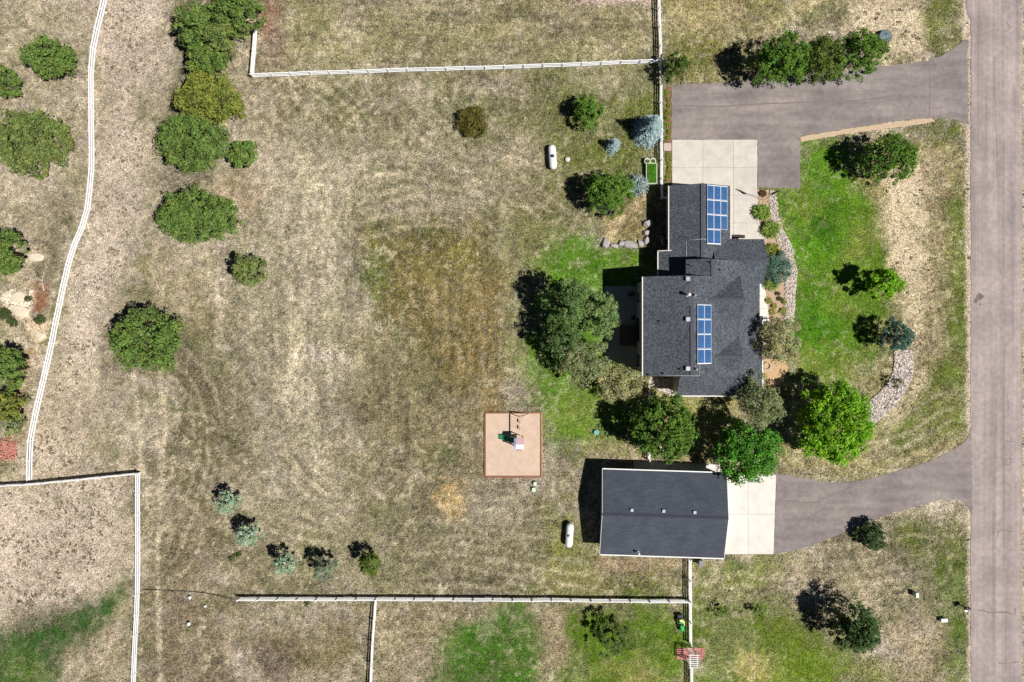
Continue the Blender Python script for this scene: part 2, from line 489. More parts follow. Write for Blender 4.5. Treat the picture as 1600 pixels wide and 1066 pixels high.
    blob([(1385, 250), (1450, 250), (1455, 420), (1440, 560), (1438, 620), (1400, 660), (1380, 655), (1428, 590), (1420, 520), (1400, 440), (1378, 330)], A(216, 195, 162), 1.4, 1.8, .95, .2, d=.15, seed=68, ts=1.6)
    blob([(1440, 230), (1490, 240), (1480, 560), (1450, 560)], A(158, 140, 110), 1.2, 1.8, .8, .35, seed=69)
    blob([(1482, 320), (1517, 310), (1517, 620), (1500, 680), (1440, 700), (1360, 735), (1420, 650), (1470, 560), (1488, 450)], A(98, 114, 42), 1.5, 2, .88, .4, g=.7, seed=70)
    blob(ell(1482, 205, 24, 16), A(98, 112, 50), 1, 1, .8, .3, g=.7, seed=71)
    blob([(1212, 722), (1300, 748), (1260, 735), (1400, 735), (1500, 690), (1400, 715), (1260, 715)], A(176, 160, 112), 1, 1.5, .8, .3, seed=72)
    # north of the drive
    blob(rect(1040, -40, 1200, 132), A(134, 128, 70), 2, 3, .88, .35, g=.3, seed=73)
    blob(rect(1045, 55, 1130, 125), A(118, 120, 58), 1.5, 2, .7, .4, g=.5, seed=74)
    blob(ell(1105, 20, 60, 25), A(186, 164, 126), 2, 2, .7, .4, seed=75)
    blob(rect(1200, -40, 1330, 30), A(122, 124, 62), 2, 2, .7, .4, g=.5, seed=76)
    blob([(1330, -30), (1440, -30), (1450, 90), (1385, 100), (1320, 50)], A(212, 192, 160), 1.2, 2.0, .92, .3, d=.3, seed=77)
    blob([(1440, -40), (1505, -40), (1503, 60), (1470, 82), (1445, 60)], A(108, 116, 52), 1.2, 1.6, .85, .4, g=.6, seed=78)
    blob([(1310, -40), (1340, -40), (1260, 20), (1180, 60), (1180, 50)], A(196, 176, 130), .6, .8, .5, .4, seed=79)
    blob([(1517, -200), (1510, -200), (1505, 0), (1510, 500), (1513, 1300), (1530, 1300), (1530, -200)], A(196, 178, 158), .25, .3, .9, 0, d=.1, seed=80)
    blob([(1594, -200), (1594, 1300), (1640, 1300), (1640, -200)], A(190, 170, 148), .3, .4, .9, 0, d=.3, seed=81)
    # sandy outcrop by the west fence
    blob(ell(38, 470, 36, 52), A(186, 168, 140), 1.5, 2, .8, .2, d=.3, seed=82)
    blob([(0, 465), (20, 452), (50, 455), (52, 478), (48, 498), (22, 492), (8, 478)], A(242, 226, 198), .5, .8, .97, .05, d=.05, seed=83)
    blob([(35, 500), (75, 505), (72, 530), (60, 540), (45, 525)], A(232, 206, 168), .4, .6, .95, .1, d=.05, seed=84)
    blob([(52, 440), (75, 445), (72, 495), (45, 490), (55, 470)], A(146, 96, 64), .5, .8, .9, .2, d=.2, seed=85)
    blob(ell(55, 402, 18, 12), A(200, 180, 152), .6, 1, .9, .1, d=.1, seed=86)
    blob([(30, 540), (48, 545), (45, 640), (30, 690), (10, 690)], A(170, 140, 100), .8, 1, .7, .2, seed=87)
    blob(ell(1262, 320, 22, 30), A(126, 136, 56), 1.6, 2, .6, .5, seed=105)
    blob(ell(1310, 470, 30, 34), A(134, 140, 66), 1.8, 2.4, .65, .5, seed=106)
    blob(ell(1345, 375, 20, 40), A(142, 140, 74), 1.8, 2.4, .6, .5, seed=107)
    blob(ell(1290, 560, 40, 24), A(140, 138, 70), 1.6, 2.4, .6, .5, seed=108)
    # wheel tracks and mower lines
    def pdist(pl):
        p = PW(pl); d = np.full(X.shape, 1e9)
        for i in range(len(p) - 1):
            ax, ay = p[i]; ex, ey = p[i + 1][0] - ax, p[i + 1][1] - ay
            t = np.clip(((X - ax) * ex + (Y - ay) * ey) / (ex * ex + ey * ey), 0, 1)
            d = np.minimum(d, np.hypot(X - ax - t * ex, Y - ay - t * ey))
        return d
    def arc(pts, it=3):
        for _ in range(it):
            q = [pts[0]]
            for a, b in zip(pts[:-1], pts[1:]):
                q += [(a[0] * .75 + b[0] * .25, a[1] * .75 + b[1] * .25), (a[0] * .25 + b[0] * .75, a[1] * .25 + b[1] * .75)]
            pts = q + [pts[-1]]
        return pts
    brk = sstep(.34, .56, fbm(X, Y, 5, 111, 3))
    for pl, wd, kk in [([(205, 560), (215, 640), (220, 700), (222, 745)], .35, .6), ([(250, 580), (258, 660), (252, 740), (246, 900), (250, 1066)], .35, .6),
                   ([(480, 260), (505, 330), (470, 480), (455, 600)], 1.3, .5), ([(330, 430), (345, 470), (340, 540)], .5, .5)]:
        mix(A(206, 190, 162), sstep(wd * 1.6, wd * .3, pdist(arc(pl, 2)) + (n_sm - .5) * wd * 2) * kk)
    # twin wheel tracks where a tractor swung round the field
    for pl in [[(300, 690), (330, 770), (430, 815), (620, 850), (800, 880), (920, 900)], [(430, 640), (480, 740), (600, 780), (760, 800), (860, 790)], [(410, 300), (445, 480), (420, 640), (470, 750), (560, 800)],
               [(500, 130), (560, 180), (570, 240), (500, 300), (470, 420), (480, 560)], [(560, 330), (680, 300), (790, 330), (810, 420), (800, 560)], [(240, 560), (300, 620), (310, 740), (260, 860)],
               [(530, 260), (620, 250), (720, 280), (800, 290), (860, 330)], [(640, 130), (720, 220), (830, 280)], [(1095, 930), (1200, 905), (1320, 900), (1440, 880)], [(1250, 735), (1330, 725), (1420, 700), (1480, 660)]]:
        d = pdist(arc(pl)) + (n_sm - .5) * .5
        for off in (0., 1.5, 3.6):
            e = np.abs(d - off)
            mix(A(196, 181, 152), sstep(.42, .08, e) * .34 * brk)
            mix(A(112, 104, 76), sstep(.45, .1, np.abs(d - off - .55)) * .2 * brk)
    # mower and drag streaks
    sv = fbm(X, Y / 11, .8, 121, 3, .7); sh = fbm(X / 12, Y, .7, 123, 3, .7); sq = fbm((X + Y * .5), (Y - X * .5) / 10, .9, 125, 3, .7)
    mv = sstep(-6, 6, poly_sd(X, Y, PW([(410, 300), (820, 340), (800, 700), (520, 760), (400, 640)])))
    mh = np.maximum(sstep(-3, 3, poly_sd(X, Y, PW([(420, 850), (1075, 880), (1075, 932), (420, 932)]))), sstep(-3, 3, poly_sd(X, Y, PW([(440, -40), (1025, -40), (1025, 95), (440, 110)]))))
    mq = sstep(-5, 5, poly_sd(X, Y, PW([(300, 380), (420, 330), (430, 620), (330, 640)])))
    col = col * (1 + ((sv - .5) * mv * 1.0 + (sh - .5) * mh * 1.0 + (sq - .5) * mq * .8)[..., None])
    # mowing stripes over the plot
    st = np.sin(X * 4.4 + (n_mid - .5) * 5) * .5 + .5
    plot = sstep(-2, 4, poly_sd(X, Y, PW([(570, 440), (640, 420), (785, 430), (788, 640), (700, 620), (600, 560)])))
    mix(A(178, 152, 100), st * plot * .5 * sstep(.38, .56, n_x))
    # everywhere: half-metre speckle between pale straw and darker tones
    sp = fbm(X, Y, 1.1, 33, 2, .8); sp3 = vnoise(X, Y, .42, 37) * .6 + vnoise(X, Y, .24, 39) * .4
    dr = (1 - green * .45) * (.35 + .65 * np.clip(dens / .8, 0, 1))
    col = col * (1 + (sp - .5)[..., None] * 0.3 * dr[..., None]) * (1 + (sp3 - .5)[..., None] * 1.2 * dr[..., None])
    bl = sstep(.60, .78, vnoise(X, Y, .55, 61) * .6 + vnoise(X, Y, .3, 63) * .4) * dr * (.35 + .65 * sstep(.42, .6, fbm(X, Y, 6, 65, 3)))
    col = col * (1 - .4 * bl[..., None]) + np.array(A(232, 216, 184)) * (.4 * bl[..., None])
    sp2 = fbm(X, Y, 5.5, 41, 4, .6)
    col = col * (1 + (sp2 - .5)[..., None] * .45)
    lum = col.mean(-1, keepdims=True)
    k = 1 - .05 * (1 - np.clip(green[..., None] * 1.5, 0, 1))
    col = (lum + (col - lum) * k) * 1.17
    return np.clip(col, .008, .8), dens, green

GC, GD, GG = field_cols(X, Y)
inner = sstep(0, 7, np.minimum(71 + 6 - np.abs(X), 49 + 6 - np.abs(Y)))
GC = GC * inner[..., None] + np.array(A(152, 142, 112)) * (1 - inner[..., None])
PAVED = [NDRIVE_S, SDRIVE_S, APRON, PAD, NWALK, PATIO, FWALK, FBED_S, SBED, ROCKBED_S, SROCK, GRAVEL, MULCH, SAND]
def paved_sd(X, Y):
    d = np.maximum(-1e9, np.minimum(X - ROADX0, ROADX1 - X))
    for p in PAVED + [HOUSEFP, GARFP]:
        d = np.maximum(d, poly_sd(X, Y, PW(p)))
    return d
PSD = paved_sd(X, Y)
relief = (fbm(X, Y, 3.0, 51, 4) - .5) * .10 + (fbm(X, Y, .7, 55, 2) - .5) * .07
Z = relief * sstep(.1, .9, -PSD) * (1 - .5 * GG) - .035 * sstep(-.15, .1, PSD)
Z = Z * inner

gm, nt, N, L, P = nodes_of('pasture_ground')
at = N.new('ShaderNodeAttribute'); at.attribute_name = 'Col'
tc = N.new('ShaderNodeTexCoord')
na = N.new('ShaderNodeTexNoise'); na.inputs['Scale'].default_value = 3.2; na.inputs['Detail'].default_value = 5; na.inputs['Roughness'].default_value = .75
nb = N.new('ShaderNodeTexNoise'); nb.inputs['Scale'].default_value = 6.0; nb.inputs['Detail'].default_value = 3; nb.inputs['Roughness'].default_value = .7
L.new(tc.outputs['Object'], na.inputs['Vector']); L.new(tc.outputs['Object'], nb.inputs['Vector'])
ra = N.new('ShaderNodeMapRange'); ra.inputs['From Min'].default_value = .36; ra.inputs['From Max'].default_value = .64; ra.inputs['To Min'].default_value = .72; ra.inputs['To Max'].default_value = 1.28
rb = N.new('ShaderNodeMapRange'); rb.inputs['From Min'].default_value = .38; rb.inputs['From Max'].default_value = .62; rb.inputs['To Min'].default_value = .45; rb.inputs['To Max'].default_value = 1.6
L.new(na.outputs['Fac'], ra.inputs['Value']); L.new(nb.outputs['Fac'], rb.inputs['Value'])
mu = N.new('ShaderNodeMath'); mu.operation = 'MULTIPLY'; L.new(ra.outputs[0], mu.inputs[0]); L.new(rb.outputs[0], mu.inputs[1])
vs_ = N.new('ShaderNodeVectorMath'); vs_.operation = 'SCALE'; L.new(at.outputs['Color'], vs_.inputs[0]); L.new(mu.outputs[0], vs_.inputs['Scale'])
L.new(vs_.outputs[0], P.inputs['Base Color'])
P.inputs['Roughness'].default_value = .95; P.inputs['Specular IOR Level'].default_value = .1
bp = N.new('ShaderNodeBump'); bp.inputs['Strength'].default_value = .8; bp.inputs['Distance'].default_value = .12
L.new(nb.outputs['Fac'], bp.inputs['Height']); L.new(bp.outputs[0], P.inputs['Normal'])

ny, nx = X.shape
idx = np.arange(nx * ny).reshape(ny, nx)
F = np.stack([idx[:-1, :-1], idx[:-1, 1:], idx[1:, 1:], idx[1:, :-1]], -1).reshape(-1, 4)
V = np.stack([X, Y, Z], -1).reshape(-1, 3)
g = link('ground', np_mesh('ground', V, F, gm, GC.reshape(-1, 3), smooth=True))
tag(g, kind='structure')

def gcol(x, y):
    i = np.clip(np.searchsorted(gx, x), 0, nx - 1); j = np.clip(np.searchsorted(gy, y), 0, ny - 1)
    return GC[j, i], GD[j, i], GG[j, i], PSD[j, i], Z[j, i]
def gz(x, y):
    return float(gcol(np.array([x]), np.array([y]))[4][0])

# ------------------------------------------------------------------ road, drives, concrete
def asphalt(name, col, stretch, streak):
    m, nt, N, L, P = nodes_of(name)
    tc = N.new('ShaderNodeTexCoord'); mp = N.new('ShaderNodeMapping'); mp.inputs['Scale'].default_value = stretch
    L.new(tc.outputs['Object'], mp.inputs[0])
    def nz(vec, s, d, lo, hi, rg=.6):
        n = N.new('ShaderNodeTexNoise'); n.inputs['Scale'].default_value = s; n.inputs['Detail'].default_value = d; n.inputs['Roughness'].default_value = rg
        L.new(vec, n.inputs['Vector'])
        r = N.new('ShaderNodeMapRange'); r.inputs['From Min'].default_value = .3; r.inputs['From Max'].default_value = .7
        r.inputs['To Min'].default_value = lo; r.inputs['To Max'].default_value = hi
        L.new(n.outputs['Fac'], r.inputs['Value']); return r.outputs[0], n
    a, _ = nz(mp.outputs[0], 1.0, 4, 1 - streak, 1 + streak)
    b, _ = nz(tc.outputs['Object'], .22, 6, .78, 1.2)
    c, cn = nz(tc.outputs['Object'], 14, 3, .86, 1.14)
    d, _ = nz(tc.outputs['Object'], 1.6, 6, .84, 1.14)
    f = a
    for o in (b, c, d):
        q = N.new('ShaderNodeMath'); q.operation = 'MULTIPLY'; L.new(f, q.inputs[0]); L.new(o, q.inputs[1]); f = q.outputs[0]
    s = N.new('ShaderNodeVectorMath'); s.operation = 'SCALE'; s.inputs[0].default_value = col; L.new(f, s.inputs['Scale'])
    L.new(s.outputs[0], P.inputs['Base Color'])
    P.inputs['Roughness'].default_value = .9; P.inputs['Specular IOR Level'].default_value = .15
    bb = N.new('ShaderNodeBump'); bb.inputs['Strength'].default_value = .3; bb.inputs['Distance'].default_value = .02
    L.new(cn.outputs['Fac'], bb.inputs['Height']); L.new(bb.outputs[0], P.inputs['Normal'])
    _mats[name] = m
    return m
M_road = asphalt('chipseal_road', A(183, 168, 163), (1.1, .02, 1), .24)
M_drive = asphalt('asphalt_drive', A(158, 147, 143), (.10, .7, 1), .2)
M_tar = mat('crack_seam', A(128, 116, 111), .9, .2, 6)
M_tar2 = mat('drive_seam', A(143, 130, 127), .9, .15, 6)
M_conc = mat('concrete', A(227, 219, 206), .85, .14, .8, fine=(9, .07), objvar=.035)
M_conc2 = mat('pale_concrete', A(248, 241, 230), .85, .12, .7, fine=(9, .05), objvar=.03)
M_patio = mat('patio_concrete', A(205, 196, 182), .85, .1, .8, fine=(9, .06), objvar=.05)

def wobble_edges(poly, step=0.35, amp=.09):
    out = []
    n = len(poly)
    for i in range(n):
        a = poly[i]; b = poly[(i + 1) % n]
        l = math.dist(a, b); k = max(1, int(l / step))
        nx_, ny_ = -(b[1] - a[1]) / max(l, 1e-6), (b[0] - a[0]) / max(l, 1e-6)
        for j in range(k):
            t = j / k; w = random.uniform(-amp, amp) if j else 0
            out.append((a[0] + (b[0] - a[0]) * t + nx_ * w, a[1] + (b[1] - a[1]) * t + ny_ * w))
    return out

# road as a long gently worn strip
ys_ = list(np.arange(-60, 60.1, 1.0))
lft = [(ROADX0 + (-.55 if y > 40 else 0) * min(1, (y - 38) / 3 if y > 38 else 0) + random.uniform(-.06, .06), y) for y in ys_]
rgt = [(ROADX1 + random.uniform(-.08, .08), y) for y in ys_]
poly = [(ROADX0, -900)] + lft + [(ROADX0, 900), (ROADX1, 900)] + rgt[::-1] + [(ROADX1, -900)]
road = MB().prism(poly, -.12, .022).build('road', M_road)
tag(road, kind='structure')
nd = MB().prism(wobble_edges(PW(NDRIVE_S)), -.12, .030).build('driveway', M_drive); tag(nd, kind='structure')
sd_ = MB().prism(wobble_edges(PW(SDRIVE_S)), -.12, .0305).build('driveway', M_drive); tag(sd_, kind='structure')

def ribbon(pts, w, z, name, m, parent, jit=.05):
    p = PW(pts); dense = []
    for i in range(len(p) - 1):
        k = max(1, int(math.dist(p[i], p[i + 1]) / .35))
        for j in range(k):
            t = j / k
            dense.append((p[i][0] * (1 - t) + p[i + 1][0] * t + random.uniform(-jit, jit), p[i][1] * (1 - t) + p[i + 1][1] * t + random.uniform(-jit, jit)))
    dense.append(p[-1])
    b = MB()
    n = len(dense); vs = []
    for i, q in enumerate(dense):
        a0 = dense[max(0, i - 1)]; a1 = dense[min(n - 1, i + 1)]
        dx, dy = a1[0] - a0[0], a1[1] - a0[1]; l = math.hypot(dx, dy) or 1
        ww = w * random.uniform(.5, 1.1) / 2
        vs += [(q[0] - dy / l * ww, q[1] + dx / l * ww, z), (q[0] + dy / l * ww, q[1] - dx / l * ww, z)]
    b.add(vs, [(2 * i, 2 * i + 1, 2 * i + 3, 2 * i + 2) for i in range(n - 1)])
    return b.build(name, m, parent)
for pts, w in [([(1527, 953), (1545, 957), (1572, 957), (1586, 960), (1586, 950)], .13), ([(1558, 832), (1562, 828), (1572, 829), (1581, 831)], .09), ([(1560, 830), (1557, 840)], .09),
               ([(1560, 1036), (1575, 1036), (1592, 1034)], .1), ([(1553, 90), (1554, 150), (1557, 230), (1558, 282)], .06), ([(1572, 35), (1579, 45), (1570, 50)], .08),
               ([(1572, 689), (1586, 691)], .1), ([(1570, 717), (1585, 717), (1584, 724)], .09), ([(1571, 726), (1578, 727), (1579, 716)], .08), ([(1574, 615), (1575, 650)], .06)]:
    ribbon(pts, w, .0265, 'crack', M_tar, road)
# spilled tar blot by the verge
for k in range(9):
    a = random.uniform(0, 6.28); r = random.uniform(.1, .7)
    x, y = W(1527, 469)
    c = (x + r * math.cos(a), y + r * 1.1 * math.sin(a)); rr = random.uniform(.12, .35)
    MB().prism([(c[0] + rr * random.uniform(.6, 1.2) * math.cos(t * .785), c[1] + rr * random.uniform(.6, 1.2) * math.sin(t * .785)) for t in range(8)], .02, .0264 + k * .0004).build('tar_spot', M_tar, road)
ribbon([(1051, 165), (1120, 167), (1200, 162), (1260, 160), (1330, 158), (1400, 150)], .22, .0345, 'seam', M_tar2, nd, .03)
ribbon([(1452, 100), (1453, 140), (1452, 183)], .18, .0345, 'seam', M_tar2, nd, .03)
ribbon([(1215, 781), (1270, 786), (1320, 765), (1345, 752)], .14, .0345, 'seam', M_tar2, sd_, .03)
ribbon([(1213, 842), (1250, 815), (1290, 795)], .12, .0345, 'seam', M_tar2, sd_, .04)

def slabs(base, name, poly, cellx, celly, z, m, gap=.03, rot=0.0, org=None):
    """individual concrete slabs clipped to an outline"""
    w = PW(poly)
    xs = [p[0] for p in w]; ys = [p[1] for p in w]
    x0, x1, y0, y1 = min(xs), max(xs), min(ys), max(ys)
    par = MB().prism(w, -.12, z - .02).build(base, mat('joint_sand', A(150, 138, 122), .95), None); tag(par, kind='structure')
    def clip(poly, ax, v, keep):
        out = []
        for i in range(len(poly)):
            a = poly[i]; b = poly[(i + 1) % len(poly)]
            ina = (a[ax] - v) * keep >= 0; inb = (b[ax] - v) * keep >= 0
            if ina: out.append(a)
            if ina != inb:
                t = (v - a[ax]) / (b[ax] - a[ax]); out.append((a[0] + (b[0] - a[0]) * t, a[1] + (b[1] - a[1]) * t))
        return out
    ncx = max(1, round((x1 - x0) / cellx)); ncy = max(1, round((y1 - y0) / celly))
    for i in range(ncx):
        for j in range(ncy):
            q = w
            q = clip(q, 0, x0 + (x1 - x0) * i / ncx + gap / 2, 1)
            if len(q) > 2: q = clip(q, 0, x0 + (x1 - x0) * (i + 1) / ncx - gap / 2, -1)
            if len(q) > 2: q = clip(q, 1, y0 + (y1 - y0) * j / ncy + gap / 2, 1)
            if len(q) > 2: q = clip(q, 1, y0 + (y1 - y0) * (j + 1) / ncy - gap / 2, -1)
            if len(q) < 3: continue
            ar = abs(sum(q[k][0] * q[(k + 1) % len(q)][1] - q[(k + 1) % len(q)][0] * q[k][1] for k in range(len(q)))) / 2
            if ar < .05: continue
            MB().prism(q, -.1, z + random.uniform(-.002, .002)).build('slab', m, par)
    return par
slabs('concrete_apron', 'slab', APRON, 3.5, 3.3, .05, M_conc)
slabs('concrete_pad', 'slab', PAD, 3.2, 5.0, .05, M_conc2)
slabs('garage_walk', 'slab', NWALK, 2.6, 3.2, .045, M_conc2)
slabs('patio', 'slab', PATIO, 2.6, 2.6, .045, M_patio)
slabs('front_walk', 'slab', FWALK, 2.2, 1.6, .05, M_conc2)

# beds
M_mulch = mat('red_mulch', A(150, 104, 84), .95, .3, 5, .5)
M_bedsand = mat('bed_soil', A(205, 176, 146), .95, .2, 3, .4)
M_peach = mat('peach_gravel', A(222, 184, 140), .95, .14, 3, .4, fine=(14, .2))
M_gravel = mat('tan_gravel', A(218, 192, 160), .95, .12, 2, .4, fine=(16, .22))
for nm, poly, m, z in (('mulch_bed', MULCH, M_mulch, .012), ('planting_bed', FBED_S, M_bedsand, .012), ('gravel_bed', SBED, M_peach, .014), ('gravel_path', GRAVEL, M_gravel, .016), ('rock_bed', ROCKBED_S, mat('bed_base', A(170, 158, 148), .95, .2, 4), .012), ('rock_bed', SROCK, mat('bed_base', (0, 0, 0)), .013)):
    tag(MB().prism(wobble_edges(PW(poly), .5, .06), -.1, z).build(nm, m), kind='structure')
MB().prism(PW([(1037, 224), (1049, 224), (1049, 236), (1037, 236)]), -.05, .06).build('stepping_slab', mat('pink_slab', A(214, 192, 180), .9, .08, 3))
tag(bpy.data.objects['stepping_slab'], 'small pinkish concrete slab bridging the mulch strip at the driveway', 'slab')

# loose stones, far too many to count: one object per bed
def stones(name, poly, n, cols, r0, r1, label, holes=()):
    w = PW(poly)
    xs = [p[0] for p in w]; ys = [p[1] for p in w]
    x = rng.uniform(min(xs), max(xs), n * 4); y = rng.uniform(min(ys), max(ys), n * 4)
    ok = poly_sd(x, y, w) > .05
    x = x[ok][:n]; y = y[ok][:n]; n = len(x)
    ico = np.array([(0, 0, 1), (.89, 0, .3), (.28, .85, .3), (-.72, .53, .3), (-.72, -.53, .3), (.28, -.85, .3), (.75, .3, -.5), (-.75, .3, -.5), (0, -.8, -.5)])
    fc = np.array([(0, 1, 2), (0, 2, 3), (0, 3, 4), (0, 4, 5), (0, 5, 1), (1, 6, 2), (2, 7, 3), (3, 7, 4), (4, 8, 5), (5, 8, 1), (1, 8, 6), (2, 6, 7), (4, 7, 8)])
    r = rng.uniform(r0, r1, n); a = rng.uniform(0, 6.28, n)
    P_ = ico[None] * rng.uniform(.75, 1.2, (n, 9, 1))
    sx = r * rng.uniform(.8, 1.3, n); sy = r * rng.uniform(.7, 1.0, n); sz = r * rng.uniform(.5, .8, n)
    lx = P_[..., 0] * sx[:, None]; ly = P_[..., 1] * sy[:, None]
    Vx = lx * np.cos(a)[:, None] - ly * np.sin(a)[:, None] + x[:, None]
    Vy = lx * np.sin(a)[:, None] + ly * np.cos(a)[:, None] + y[:, None]
    Vz = P_[..., 2] * sz[:, None] + sz[:, None] * .45 + .012
    c = np.array(cols)[rng.integers(0, len(cols), n)] * rng.uniform(.75, 1.2, (n, 1))
    me = np_mesh(name, np.stack([Vx, Vy, Vz], -1).reshape(-1, 3), (fc[None] + (np.arange(n) * 9)[:, None, None]).reshape(-1, 3), M_stone, np.repeat(c, 9, 0))
    return tag(link(name, me), label, 'stones', kind='stuff')
M_stone = attr_mat('stone_mix', .85, .2)
cr = [A(242, 228, 214), A(226, 208, 194), A(206, 190, 180), A(248, 238, 226)]
stones('river_stones', ROCKBED_S, 3600, cr + [A(170, 158, 152)], .07, .17, 'pale river stones filling the curved bed beyond the blue spruce')
stones('edging_stones', [(1203, 296), (1212, 298), (1219, 350), (1238, 385), (1246, 422), (1243, 460), (1241, 503), (1224, 503), (1225, 470), (1226, 440), (1222, 400), (1210, 372), (1204, 345), (1199, 310)], 2000, cr, .07, .15, 'cream stones edging the front planting bed along the lawn')
stones('wall_stones', SROCK, 420, cr, .07, .16, 'pale stones in the small bed against the house gable')

# ------------------------------------------------------------------ buildings
def shingle(name, col, cell=(3.2, 3.2, 3.2), var=.3, metal=False):
    m, nt, N, L, P = nodes_of(name)
    tc = N.new('ShaderNodeTexCoord'); mp = N.new('ShaderNodeMapping'); mp.inputs['Scale'].default_value = cell
    L.new(tc.outputs['Object'], mp.inputs[0])
    v = N.new('ShaderNodeTexVoronoi'); v.inputs['Scale'].default_value = 1.0
    L.new(mp.outputs[0], v.inputs['Vector'])
    sep = N.new('ShaderNodeSeparateColor'); L.new(v.outputs['Color'], sep.inputs[0])
    r = N.new('ShaderNodeMapRange'); r.inputs['To Min'].default_value = 1 - var; r.inputs['To Max'].default_value = 1 + var
    L.new(sep.outputs[0], r.inputs['Value'])
    n = N.new('ShaderNodeTexNoise'); n.inputs['Scale'].default_value = .5; n.inputs['Detail'].default_value = 5
    L.new(tc.outputs['Object'], n.inputs['Vector'])
    r2 = N.new('ShaderNodeMapRange'); r2.inputs['From Min'].default_value = .3; r2.inputs['From Max'].default_value = .7; r2.inputs['To Min'].default_value = .88; r2.inputs['To Max'].default_value = 1.12
    L.new(n.outputs['Fac'], r2.inputs['Value'])
    q = N.new('ShaderNodeMath'); q.operation = 'MULTIPLY'; L.new(r.outputs[0], q.inputs[0]); L.new(r2.outputs[0], q.inputs[1])
    s = N.new('ShaderNodeVectorMath'); s.operation = 'SCALE'; s.inputs[0].default_value = col; L.new(q.outputs[0], s.inputs['Scale'])
    L.new(s.outputs[0], P.inputs['Base Color'])
    P.inputs['Roughness'].default_value = .85; P.inputs['Specular IOR Level'].default_value = .25
    b = N.new('ShaderNodeBump'); b.inputs['Strength'].default_value = .4; b.inputs['Distance'].default_value = .02
    L.new(sep.outputs[0], b.inputs['Height']); L.new(b.outputs[0], P.inputs['Normal'])
    _mats[name] = m
    return m
M_shingle = shingle('charcoal_shingle', A(91, 96, 103), (7.5, 7.5, 5.0), .5)
M_groof = shingle('slate_grey_roofing', A(79, 85, 95), (2.2, 6.5, 1.0), .14)
M_ridge = mat('ridge_cap', A(88, 90, 97), .85, .15, 6)
M_wall = mat('tan_siding', (.42, .36, .29), .85, .08, 1.5, stretch=(.3, .3, 8))
M_white = mat('white_trim', (.80, .79, .76), .5, .04, 3)
M_gutter = mat('gutter_cream', (.72, .68, .62), .5, .05, 3)
M_glass = mat('window_glass', (.02, .025, .03), .08, .1, 1, spec=.6)
M_dark = mat('dark_metal', (.03, .03, .035), .5, .1, 5)
M_grey = mat('grey_metal', (.32, .33, .35), .45, .1, 5, metal=.3)
M_wood = mat('weathered_wood', (.16, .11, .08), .85, .3, 3, stretch=(1, 8, 1))

house = thing('house', 'charcoal shingled house with cross gables and two solar arrays', 'house', (0, 0, 0))
XR, ZR = 20.42, 7.8
def mE(x): return ZR - .478 * (x - XR)
def roof(verts, faces, m=M_shingle, t=.2):
    return MB().shell(verts, faces, t).build('roof', m, house)
def bar(a, b, w, h, name, m, parent):
    a = Vector(a); b = Vector(b); d = b - a
    R = d.to_track_quat('X', 'Z').to_matrix()
    return MB().box((a + b) / 2, (d.length, w, h), tilt=R).build(name, m, parent)
# main west slope + main east slope (with the stepped north end over the dormer and the hipped south-east corner)
xw, zw = 15.2, 6.2
yS, yN, yC = -4.07, 7.45, 9.46
v = [(xw, yS, zw), (XR, yS, ZR), (XR, yN, ZR), (xw, yN, zw)]
roof(v, [(0, 1, 2, 3)])
v2 = [(XR + .003, yS, ZR), (26.7, -4.2, mE(26.7)), (30.1, -6.5, mE(30.1)), (30.1, 3.0, mE(30.1)), (29.75, 3.0, mE(29.75)), (29.75, 7.0, mE(29.75)), (30.0, 7.0, mE(30)), (30.0, yC, mE(30)), (23.1, yC, mE(23.1)), (23.1, yN, mE(23.1)), (XR + .003, yN, ZR)]
roof(v2, [tuple(range(len(v2)))])
# dormer west slope
zc = mE(23.1)
roof([(20.3, 7.3, zc - .86), (23.097, 7.3, zc), (23.097, yC + .05, zc), (20.3, yC + .05, zc - .86)], [(0, 1, 2, 3)])
# north garage wing
XA, ZA = 22.5, 4.6
sA = .36
va = [(XA, 18.65, ZA), (18.9, 18.65, ZA - sA * 3.6), (18.9, 10.8, ZA - sA * 3.6), (17.7, 10.8, ZA - sA * 4.8), (17.7, 7.3, ZA - sA * 4.8), (XA, 7.3, ZA)]
roof(va, [tuple(range(6))])
roof([(XA + .003, 18.65, ZA), (XA + .003, 8.5, ZA), (26.26, 8.5, ZA - sA * 3.76), (26.26, 18.65, ZA - sA * 3.76)], [(0, 1, 2, 3)])
# east gable
YE, ZE = 9.53, 4.6
sE = .481
roof([(24.0, YE, ZE), (30.25, YE, ZE), (30.25, 12.25, ZE - sE * 2.72), (24.0, 12.25, ZE - sE * 2.72)], [(0, 1, 2, 3)])
roof([(24.0, YE - .003, ZE), (24.0, 6.9, ZE - sE * 2.63), (30.25, 6.9, ZE - sE * 2.63), (30.25, YE - .003, ZE)], [(0, 1, 2, 3)])
